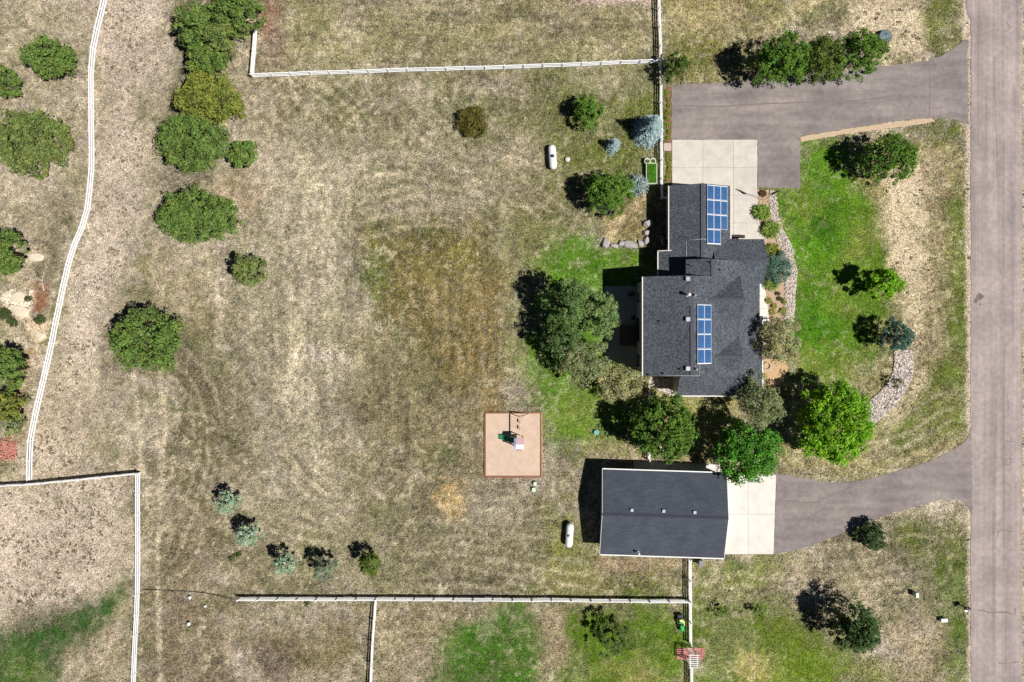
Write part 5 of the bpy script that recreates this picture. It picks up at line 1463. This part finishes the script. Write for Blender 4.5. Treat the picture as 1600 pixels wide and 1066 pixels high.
MB().tube([(-.15, -tl / 2 - .65, 0), (-.15, -tl / 2, 1.25)], [.035] * 2, 6).build('ladder_rail', M_cedar, ps)
MB().tube([(.25, -tl / 2 - .65, 0), (.25, -tl / 2, 1.25)], [.035] * 2, 6).build('ladder_rail', M_cedar, ps)
for k in range(4):
    t_ = (k + .6) / 4.4
    MB().box((.05, -tl / 2 - .65 * (1 - t_), 1.25 * t_), (.42, .07, .03)).build('rung', M_cedar, ps)

# garden arbor and its red paving
def pavers():
    x0, y0 = W(1057, 1030); x1, y1 = W(1101, 1012)
    t = thing('paved_landing', 'pinkish red paved landing under the white arbor', 'paving', ((x0 + x1) / 2, (y0 + y1) / 2, 0))
    m = mat('pink_paver', A(208, 140, 132), .9, .12, 3, objvar=.14)
    w, l = x1 - x0, y1 - y0
    nx_, ny_ = 8, 4
    me = MB().box((0, 0, 0), (w / nx_ - .02, l / ny_ - .02, .08)).mesh('paver', m, bevel=.008)
    for i in range(nx_):
        for j in range(ny_):
            place(me, 'paver', t, (-w / 2 + (i + .5) * w / nx_, -l / 2 + (j + .5) * l / ny_, .03 + random.uniform(-.004, .004)))
pavers()
ax, ay = W(1080.5, 1027, 1.2)
t = thing('garden_arbor', 'white slatted garden arbor over the pinkish paved landing', 'arbor', (ax, ay, 0))
for sx in (-.42, .42):
    for sy in (-.7, .7):
        MB().box((sx, sy, 1.1), (.09, .09, 2.25)).build('post', M_vinyl, t)
    MB().box((sx, 0, 2.2), (.07, 1.75, .12)).build('beam', M_vinyl, t)
for k in range(7):
    MB().box((0, -.75 + k * .25, 2.3), (1.25, .06, .1)).build('slat', M_vinyl, t)
for sy in (-.7, .7):
    for k in range(5):
        MB().box((0, sy, .35 + k * .38), (.78, .03, .05)).build('side_rung', M_vinyl, t)

# riding mower by the fence
x, y = W(1065, 975, .5)
t = thing('riding_mower', 'green and yellow riding mower parked beside the arbor fence', 'mower', (x, y, gz(x, y)), math.radians(8))
M_mg = mat('mower_green', (.02, .42, .07), .4, .05, 3, spec=.5); M_my = mat('mower_yellow', (.80, .74, .22), .5, .05, 3)
MB().add([(-.24, -.9, .3), (.24, -.9, .3), (.27, -.1, .3), (-.27, -.1, .3), (-.2, -.85, .68), (.2, -.85, .68), (.24, -.1, .82), (-.24, -.1, .82)], [(3, 2, 1, 0), (4, 5, 6, 7), (0, 1, 5, 4), (1, 2, 6, 5), (2, 3, 7, 6), (3, 0, 4, 7)]).build('hood', M_mg, t, bevel=.03)
MB().box((0, .15, .35), (.6, 1.0, .16)).build('chassis', M_mg, t, bevel=.02)
MB().box((.05, -.05, .2), (1.0, .75, .14)).build('mower_deck', M_my, t, bevel=.03)
s_ = MB().box((0, .45, .62), (.46, .42, .12)).build('seat', M_my, t, bevel=.04)
MB().box((0, .68, .82), (.44, .1, .36)).build('seat_back', M_my, s_, bevel=.03)
MB().tube([(0, .02, .8), (0, .08, .98)], [.02, .02], 6).build('steering_column', M_dark, t)
MB().lathe([(.17, 0), (.19, .02), (.17, .04), (.15, .02)], 20, (0, .08, .97)).build('steering_wheel', M_dark, t, True)
for sx, sy, r, w in ((-.42, .5, .27, .24), (.42, .5, .27, .24), (-.36, -.68, .19, .16), (.36, -.68, .19, .16)):
    wh = MB().lathe([(r * .5, -w / 2), (r, -w / 2 + .03), (r, w / 2 - .03), (r * .5, w / 2)], 18, (sx, sy, r), 'X').build('wheel', M_dark, t, True)
    MB().lathe([(r * .48, -w / 2 - .005), (r * .48, w / 2 + .005)], 14, (sx, sy, r), 'X').build('rim', M_my, wh)
MB().box((-.05, 1.0, .45), (.7, .4, .5)).build('grass_bagger', mat('bagger_grey', (.05, .05, .055), .7), t, bevel=.05)

# mailbox and roadside boxes
x, y = W(1511, 951, 1.1)
t = thing('mailbox', 'black mailbox on a post at the road edge', 'mailbox', (x, y, 0), 0)
MB().box((0, 0, .5), (.1, .1, 1.04)).build('post', M_dark, t)
b = MB()
prof = [(-.13, 1.02), (.13, 1.02), (.13, 1.18)] + [(.13 * math.cos(a), 1.18 + .13 * math.sin(a)) for a in (.5, 1.05, 1.57, 2.1, 2.64)] + [(-.13, 1.18)]
n = len(prof)
b.add([(-.32, y_, z_) for y_, z_ in prof] + [(.32, y_, z_) for y_, z_ in prof], [tuple(range(n)), tuple(range(2 * n - 1, n - 1, -1))] + [(i, (i + 1) % n, n + (i + 1) % n, n + i) for i in range(n)])
b.build('box', M_dark, t, bevel=.01)
MB().box((.335, 0, 1.15), (.03, .24, .22)).build('door', M_dark, t)
MB().box((-.1, -.31, 1.0), (.4, .2, .16)).build('paper_tube', M_white, t, bevel=.02)
MB().box((0, -.02, .96), (.62, .5, .05)).build('shelf', M_dark, t)
MB().box((-.08, .15, 1.25), (.1, .02, .14)).build('flag', M_white, t)
for px, py, d, l in ((1434, 931, (.35, .6, .95), 'taller white utility pedestal back from the mailbox'), (1476, 970, (.8, .45, .55), 'low white utility box near the mailbox')):
    x, y = W(px, py, d[2])
    t = thing('utility_pedestal', l, 'utility box', (x, y, gz(x, y)), .06)
    MB().box((0, 0, d[2] * .42), (d[0] * .9, d[1] * .9, d[2] * .9)).build('body', mat('pedestal_green', (.36, .44, .38), .6), t, bevel=.02)
    MB().box((0, 0, d[2] * .92), (d[0], d[1], d[2] * .12)).build('lid', M_white, t, bevel=.02)
# patio things in the shade
x, y = W(985, 459, 1.0)
t = thing('barbecue_grill', 'dark barbecue grill with pale blue side shelf on the back patio', 'grill', (x, y, .045))
MB().box((.1, 0, .45), (.75, .5, .75)).build('cabinet', M_dark, t, bevel=.02)
MB().lathe([(.02, -.36), (.27, -.35), (.27, .35), (.02, .36)], 18, (.1, 0, .86), 'X').build('hood', mat('grill_hood', (.09, .03, .03), .4), t, True)
MB().box((-.52, 0, .82), (.46, .45, .05)).build('side_shelf', mat('blue_shelf', (.34, .42, .58), .5), t)
MB().box((.7, 0, .82), (.4, .45, .05)).build('side_shelf', M_grey, t)
for sx in (-.25, .45):
    for sy in (-.2, .2): MB().box((sx, sy, .05), (.06, .06, .1)).build('caster', M_dark, t)
# wooden deck boards by the patio door
x0, y0 = W(968, 541); x1, y1 = W(1006, 508)
t = thing('wooden_deck', 'low brown wooden deck against the back of the house', 'deck', ((x0 + x1) / 2, (y0 + y1) / 2, 0))
n = 16; w_ = (y1 - y0) / n
me = MB().box((0, 0, .3), (x1 - x0, w_ - .015, .04)).mesh('plank', M_wood)
for k in range(n): place(me, 'plank', t, (0, -(y1 - y0) / 2 + (k + .5) * w_, random.uniform(-.003, .003)))
for yy in (-1, 0, 1): MB().box((0, yy, .14), (x1 - x0 - .1, .08, .27)).build('joist', M_wood, t)
MB().box(((x1 - x0) / 2 - .85, 0, .82), (.1, y1 - y0 - .1, .08)).build('handrail', mat('rail_grey', (.30, .28, .27), .7), t)
for yy in (-1.2, -.4, .4, 1.2): MB().box(((x1 - x0) / 2 - .85, yy, .55), (.07, .07, .5)).build('rail_post', M_wood, t)
def chair(px, py, rz, l):
    x, y = W(px, py, .5)
    t = thing('patio_chair', l, 'chair', (x, y, .045), rz, 'patio chairs')
    MB().box((0, 0, .42), (.5, .48, .05)).build('seat', M_dark, t, bevel=.01)
    MB().box((0, .25, .7), (.5, .05, .55)).build('backrest', M_dark, t, bevel=.01)
    for sx in (-.22, .22):
        for sy in (-.2, .2): MB().box((sx, sy, .2), (.04, .04, .4)).build('leg', M_dark, t)
chair(990, 497, .3, 'dark patio chair between the grill and wooden deck')
x, y = W(1040, 378, .5)
t = thing('air_conditioner', 'grey air conditioner unit against the shaded house wing', 'air conditioner', (x, y, 0))
MB().box((-.1, 0, .4), (.8, .85, .8)).build('casing', M_grey, t, bevel=.03)
MB().lathe([(.32, .8), (.32, .83), (.05, .84)], 20, (-.1, 0, 0)).build('fan_grille', M_dark, t, True)
x, y = W(1095.5, 880.5, .8)
t = thing('wheeled_bin', 'dark grey wheeled bin behind the detached garage', 'bin', (x, y, 0))
MB().add([(-.2, -.26, .08), (.2, -.26, .08), (.2, .26, .08), (-.2, .26, .08), (-.27, -.33, .9), (.27, -.33, .9), (.27, .33, .9), (-.27, .33, .9)], [(3, 2, 1, 0), (4, 5, 6, 7), (0, 1, 5, 4), (1, 2, 6, 5), (2, 3, 7, 6), (3, 0, 4, 7)]).build('body', mat('bin_grey', (.12, .125, .13), .6), t, bevel=.02)
MB().box((0, 0, .93), (.58, .72, .06)).build('lid', mat('bin_lid', (.22, .22, .23), .6), t, bevel=.02)
for s in (-.2, .2): MB().lathe([(.02, -.03), (.1, -.03), (.1, .03), (.02, .03)], 12, (s, .27, .1), 'X').build('wheel', M_dark, t, True)
# bench by the front terrace
x, y = W(1153.5, 371, .45)
t = thing('bench', 'long dark bench against the house at the concrete terrace end', 'bench', (x, y + .1, .05))
for k in range(3): MB().box((0, -.13 + k * .13, .45), (1.65, .115, .04)).build('seat_slat', mat('bench_brown', (.045, .035, .03), .7), t)
for s in (-.7, .7): MB().box((s, 0, .21), (.06, .34, .43)).build('leg', M_dark, t)
# flagpole with limp flag at the bed corner
x, y = W(1192, 313)
t = thing('flagpole', 'thin flagpole with a limp folded flag in the front bed', 'flagpole', (x, y, 0))
MB().tube([(0, 0, -.05), (0, 0, 3), (0, 0, 5.6)], [.035, .03, .02], 10).build('pole', M_grey, t, True)
MB().lathe([(.01, 5.58), (.05, 5.63), (.05, 5.68), (.01, 5.72)], 10).build('finial', mat('brass', (.6, .45, .15), .35, metal=.8), t, True)
b = MB(); vs = []
for i in range(9):
    z = 5.4 - i * .27
    wd = .10 + .5 * (i / 8) ** 1.2 if i < 7 else .6 - .14 * (i - 6)
    for k in range(5):
        u = k / 4
        vs.append((-.03 - wd * u, .08 * math.sin(u * 7 + i * .5), z - .1 * u))
b.add(vs, [(i * 5 + k, i * 5 + k + 1, i * 5 + k + 6, i * 5 + k + 5) for i in range(8) for k in range(4)])
b.add([(x_, y_ + .015, z_) for x_, y_, z_ in vs], [(i * 5 + k + 5, i * 5 + k + 6, i * 5 + k + 1, i * 5 + k) for i in range(8) for k in range(4)])
b.build('flag', mat('faded_flag', (.16, .09, .08), .8), t, True)
# drain grate in the concrete pad
x, y = W(1177, 752)
t = thing('drain_grate', 'small dark drain grate in the pale concrete pad', 'grate', (x, y, .052))
for k in range(8): MB().box((-.63 + k * .18, 0, .01), (.1, .3, .02)).build('bar', M_dark, t)
for s in (-.18, .18): MB().box((0, s, .011), (1.5, .03, .024)).build('frame', M_grey, t)
# white pails left in the pasture, black pipe to the fence end
for px, py, r, l in ((296.5, 934, .2, 'white pail closest to the black irrigation pipe'), (320, 948, .15, 'smallest white pail near the fence end'), (295, 975, .22, 'white pail farthest from the black irrigation pipe')):
    x, y = W(px, py, .3)
    t = thing('pail', l, 'pail', (x, y, gz(x, y)))
    MB().lathe([(r * .8, 0), (r, r * 1.7), (r * .92, r * 1.7), (r * .75, .04), (.02, .04)], 16).build('body', M_white, t, True)
    MB().lathe([(r * 1.03, r * 1.66), (r * 1.03, r * 1.76), (.02, r * 1.8)], 16).build('lid', M_white, t, True)
pp = PW([(221, 921), (245, 921.5), (270, 923), (300, 924), (325, 927), (350, 932), (366, 937)])
o = MB().tube([(x, y, gz(x, y) + .04) for x, y in pp], [.045] * len(pp), 8).build('irrigation_pipe', M_dark, None, True)
tag(o, 'black irrigation pipe running between the fence and spruce fence end', 'pipe')
# light wooden steps of stone at the fire ring by the south bed
x, y = W(1199, 572, .2)
t = thing('stone_ring', 'small round stone ring in the peach gravel bed', 'stone ring', (x, y, .014))
me = MB().box((0, 0, .09), (.2, .14, .2)).mesh('stone', mat('ring_stone', A(210, 196, 180), .9, .15, 5), bevel=.02)
for k in range(12):
    a = 2 * math.pi * k / 12
    place(me, 'stone', t, (.42 * math.cos(a), .42 * math.sin(a), 0), (0, 0, a + math.pi / 2))
